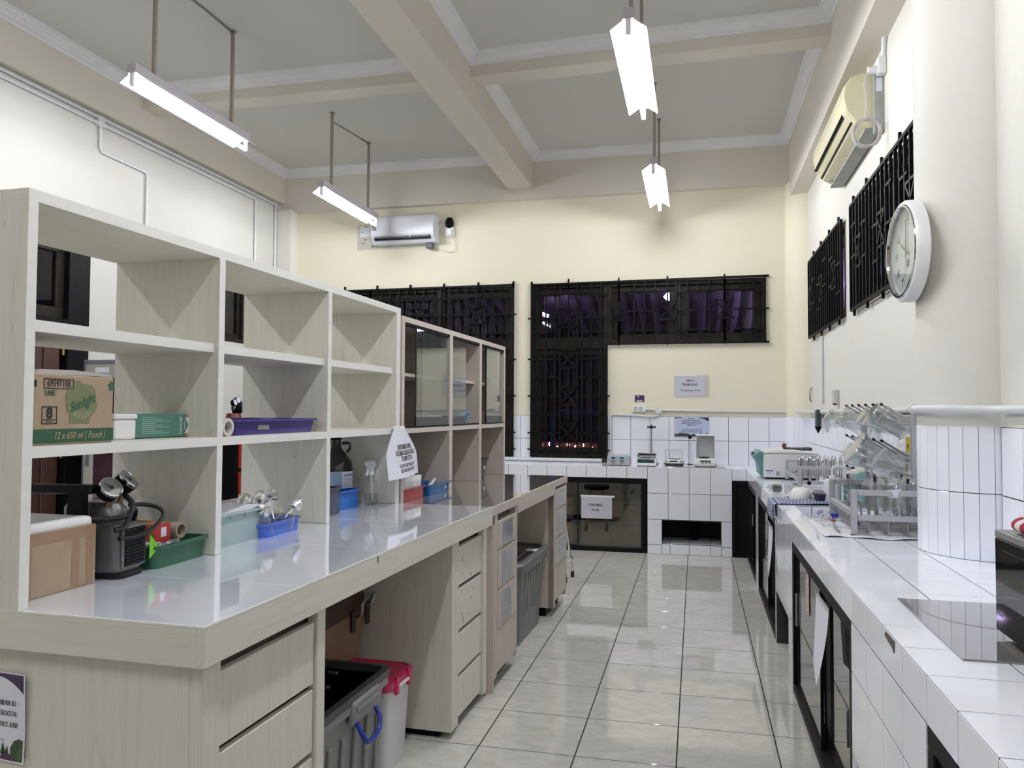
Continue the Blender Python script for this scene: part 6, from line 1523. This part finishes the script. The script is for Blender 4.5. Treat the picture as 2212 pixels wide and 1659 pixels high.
MB().lathe([(.028, 0), (.030, .002), (.030, .014), (.026, .014), (.026, .004)], 24).build('dish', CLEARP, t, smooth=True); MB().hose([(.029 * math.cos(2 * PI * k / 24), .029 * math.sin(2 * PI * k / 24), .014) for k in range(24)], .003, 6, True).build('rim', WPLA, t, smooth=True)
t = thing('steel_spatula', 'short steel spatula lying on the white cloth', 'spatula', (.625, 3.86, ZR + .008))
MB().hose([(0, -.08, .004), (0, .03, .008), (.005, .09, .03)], .005, 6).build('shaft', STEEL, t, smooth=True); B(-.008, .012, .08, .12, .028, .034).build('red_grip', P_('red_grip', (.3, .02, .02), .4), t)
t = thing('folded_sheet', 'clear plastic bag crumpled at the corner of the cloth', 'bag', (.575, 4.26, ZR + .004))
MB().loft([[(-.03, -.05, 0), (.05, -.05, .004)], [(-.035, 0, .018), (.06, .01, .022)], [(-.02, .05, .006), (.07, .05, .002)]], False, False, close=False).build('film', CLEARP, t)

# near end: slab and microwave ------------------------------------------------------------------
tag(B(.0, .50, 0, .578, 0, .004).build('stone_slab', mat('polished_grey_granite', (.22, .21, .195), .015, spec=1.0, var=.10, scale=9, coat=1.0), loc=(.572, 1.929, ZR)), 'polished grey slab laid on the counter under the microwave', 'slab')
mw = thing('microwave', 'black-fronted microwave oven at the right edge', 'microwave', (.713, 1.70, ZR + .004))
SILV = P_('silver_grey_casing', (.20, .20, .205), .4)
B(.012, .372, -.02, .452, .012, .258).build('casing', SILV, mw, bev=.004)
B(0, .014, -.02, .452, .014, .240).build('door_front', mat('glossy_black_front', (.006, .006, .008), .05, spec=.7), mw, bev=.003)
B(-.0015, .0, .03, .40, .040, .215).build('window', mat('smoked_oven_glass', (.012, .012, .014), .04, spec=.8), mw, bev=.002)
B(0, .014, -.02, .452, .240, .258).build('top_strip', SILV, mw, bev=.002)
B(-.0008, .0006, .395, .43, .062, .066).build('printed_text', SILV, mw); B(-.0008, .0006, .395, .432, .054, .057).build('printed_text', SILV, mw)
for (x, y) in ((.05, .42), (.33, .42), (.05, .02), (.33, .02)): MB().cyl((x, y, 0), (x, y, .013), .016, n=12).build('foot', CAPB, mw)
t = thing('oven_mitt', 'red and white striped mitt lying on the microwave', 'mitt', (.775, 2.03, ZR + .263))
MB().loft([[(-.025 + .0 + r * math.cos(a), y, .02 + .018 * math.sin(a)) for a in [2 * PI * k / 16 for k in range(16)]] for y, r in ((.06, .012), (.05, .026), (.02, .030), (-.05, .030), (-.14, .028))], True, True).build('red_cloth', P_('red_knit', (.28, .012, .03), .85), t, smooth=True)
MB().loft([[(-.025 + r * math.cos(a), y, .02 + (.0186) * math.sin(a)) for a in [2 * PI * k / 16 for k in range(16)]] for y, r in ((.018, .0306), (-.012, .0308))], False, False).build('white_stripe', P_('white_knit', (.66, .6, .6), .85), t, smooth=True)
MB().loft([[(.02 + r * math.cos(a), y, .045 + .018 * math.sin(a)) for a in [2 * PI * k / 16 for k in range(16)]] for y, r in ((.02, .014), (.0, .026), (-.12, .028))], True, True).build('red_cloth', P_('red_knit', (.28, .012, .03), .85), t, smooth=True)
# papers taped on the near cupboard glass
def taped(label, y0, y1, z0, z1, lean=.012):
    t = thing('paper_notice', label, 'notice', (XF - .004, (y0 + y1) / 2, z0)); w = (y1 - y0) / 2; h = z1 - z0
    MB().loft([[(-.002 - lean * (1 - k / 6) ** 1.5 * 2.2, -w, h * k / 6), (-.002 - lean * (1 - k / 6) ** 1.5 * .6, w, h * k / 6)] for k in range(7)], False, False, close=False).build('sheet', PAPER, t, smooth=True)
    B(-.004, -.002, -w - .01, w + .01, h - .008, h + .014).build('tape_strip', CLEARP, t)
    return t
taped('white paper in a sleeve taped on the near right cupboard glass', 3.02, 3.33, .40, .67, .02)
taped('white paper taped on the cupboard glass beyond the sink', 5.12, 5.42, .36, .66)
t = thing('door_sticker', 'small red and white sticker on the near right cupboard glass', 'sticker', (XF + .013, 3.72, .58)); B(-.001, 0, -.05, .05, -.09, .09).build('sticker', mat('mottled_sticker', (.5, .42, .40), .6, var=.5, scale=60), t)
t = thing('chipped_edge', 'chipped brown patch on the counter edge', 'chip', (.466, 2.07, .834)); MB().prism([(0, 0), (.09, .0), (.10, -.012), (.02, -.022), (.006, -.03)], -.002, .001, Matrix(((0, 0, 1, 0), (1, 0, 0, 0), (0, 1, 0, 0), (0, 0, 0, 1)))).build('bare_patch', mat('bare_cement_chip', (.10, .09, .075), .9), t)

# ================================================================== beyond the island
STOOL = thing('lab_stool', 'chrome-legged stool half hidden behind the mauve bench', 'stool', (-1.14, 6.42, 0))
for k in range(4):
    a = math.radians(40 + 90 * k); c, s_ = math.cos(a), math.sin(a)
    MB().hose([(.10 * c, .10 * s_, .48), (.14 * c, .14 * s_, .22), (.17 * c, .17 * s_, .04)], .011, 8).build('leg', CHROME, STOOL, smooth=True); MB().cyl((.17 * c, .17 * s_, 0), (.17 * c, .17 * s_, .05), .015, n=10).build('foot_cap', CAPB, STOOL)
MB().hose([(.150 * math.cos(2 * PI * k / 28), .150 * math.sin(2 * PI * k / 28), .17) for k in range(28)], .008, 6, True).build('foot_ring', CHROME, STOOL, smooth=True)
MB().lathe([(.13, .47), (.15, .485), (.15, .51), (.14, .52)], 28).build('seat', BLACK, STOOL, smooth=True)
# refrigerator seen through the first bay
FRG = P_('blue_grey_steel', (.16, .17, .20), .4); t = thing('glass_door_cabinet', 'blue-grey cabinet with a dark glass door seen through the first bay', 'cabinet', (-4.25, 5.32, 0))
B(-.33, .33, -.24, .28, .03, 1.76).build('body', FRG, t, bev=.006); B(-.29, .31, -.262, -.24, 1.56, 1.72).build('header', mat('pale_grey_header', (.36, .35, .33), .5), t, bev=.003); B(-.20, -.08, -.264, -.262, 1.66, 1.70).build('label', PAPER, t)
B(-.20, .29, -.264, -.24, .12, 1.62).build('door_glass', mat('dark_red_glass', (.06, .03, .04), .05, spec=.8, var=.4, scale=4), t); B(-.29, -.20, -.262, -.24, .08, 1.56).build('door_stile', mat('pale_alu_strip', (.5, .48, .46), .4), t, bev=.003); B(-.27, -.235, -.270, -.262, .95, 1.15).build('handle', FRG, t, bev=.003)
B(-.31, .31, -.22, .26, 0, .03).build('plinth', BLACK, t)
# tool trolley with gas regulator, seen through the second bay
t = thing('tool_trolley', 'red and black trolley seen through the second bay', 'trolley', (-4.05, 6.25, 0))
REDM = P_('signal_red_metal', (.30, .015, .012), .4)
B(-.22, .22, -.26, .30, .12, 1.12).build('cabinet', BLACK, t, bev=.006)
for k in range(4): B(.22, .24, -.24, -.08, .16 + .24 * k, .37 + .24 * k).build('red_panel', REDM, t, bev=.004)
for (x, y) in ((-.18, -.2), (.18, -.2), (-.18, .24), (.18, .24)): MB().cyl((x, y - .02, .06), (x, y + .02, .06), .06, n=16).build('castor', RUBBER, t)
B(-.24, .24, -.28, .32, 1.12, 1.16).build('top', RUBBER, t, bev=.004)
t = thing('gas_regulator', 'red burner with twin gauges standing on the trolley', 'regulator', (-4.0, 6.20, 1.16))
MB().lathe([(.10, 0), (.10, .05), (.085, .06)], 20).build('base', BLACK, t, smooth=True); MB().lathe([(.11, .06), (.12, .075), (.12, .085)], 24).build('ring', CHROME, t, smooth=True)
MB().lathe([(.115, .09), (.10, .14), (.07, .15), (.06, .19)], 24).build('red_body', P_('dark_red_enamel', (.16, .02, .02), .3), t, smooth=True); MB().lathe([(.045, .19), (.055, .23), (.055, .27), (.03, .30)], 16, Matrix.Translation((.02, .03, 0))).build('valve', BLACK, t, smooth=True)
for (y, z) in ((-.09, .285), (-.045, .305)):
    MB().lathe([(.026, -.02), (.03, 0), (.03, .012)], 18, Matrix.Translation((.06, y, z)) @ Matrix.Rotation(math.radians(75), 4, 'Y')).build('gauge_case', BLACK, t, smooth=True); MB().lathe([(.026, .0125), (.026, .014)], 18, Matrix.Translation((.06, y, z)) @ Matrix.Rotation(math.radians(75), 4, 'Y')).build('gauge_dial', PAPER, t)
MB().hose([(.05, -.07, .29), (.04, -.05, .25), (.02, -.02, .22)], .01, 8).build('stem', CHROME, t, smooth=True)
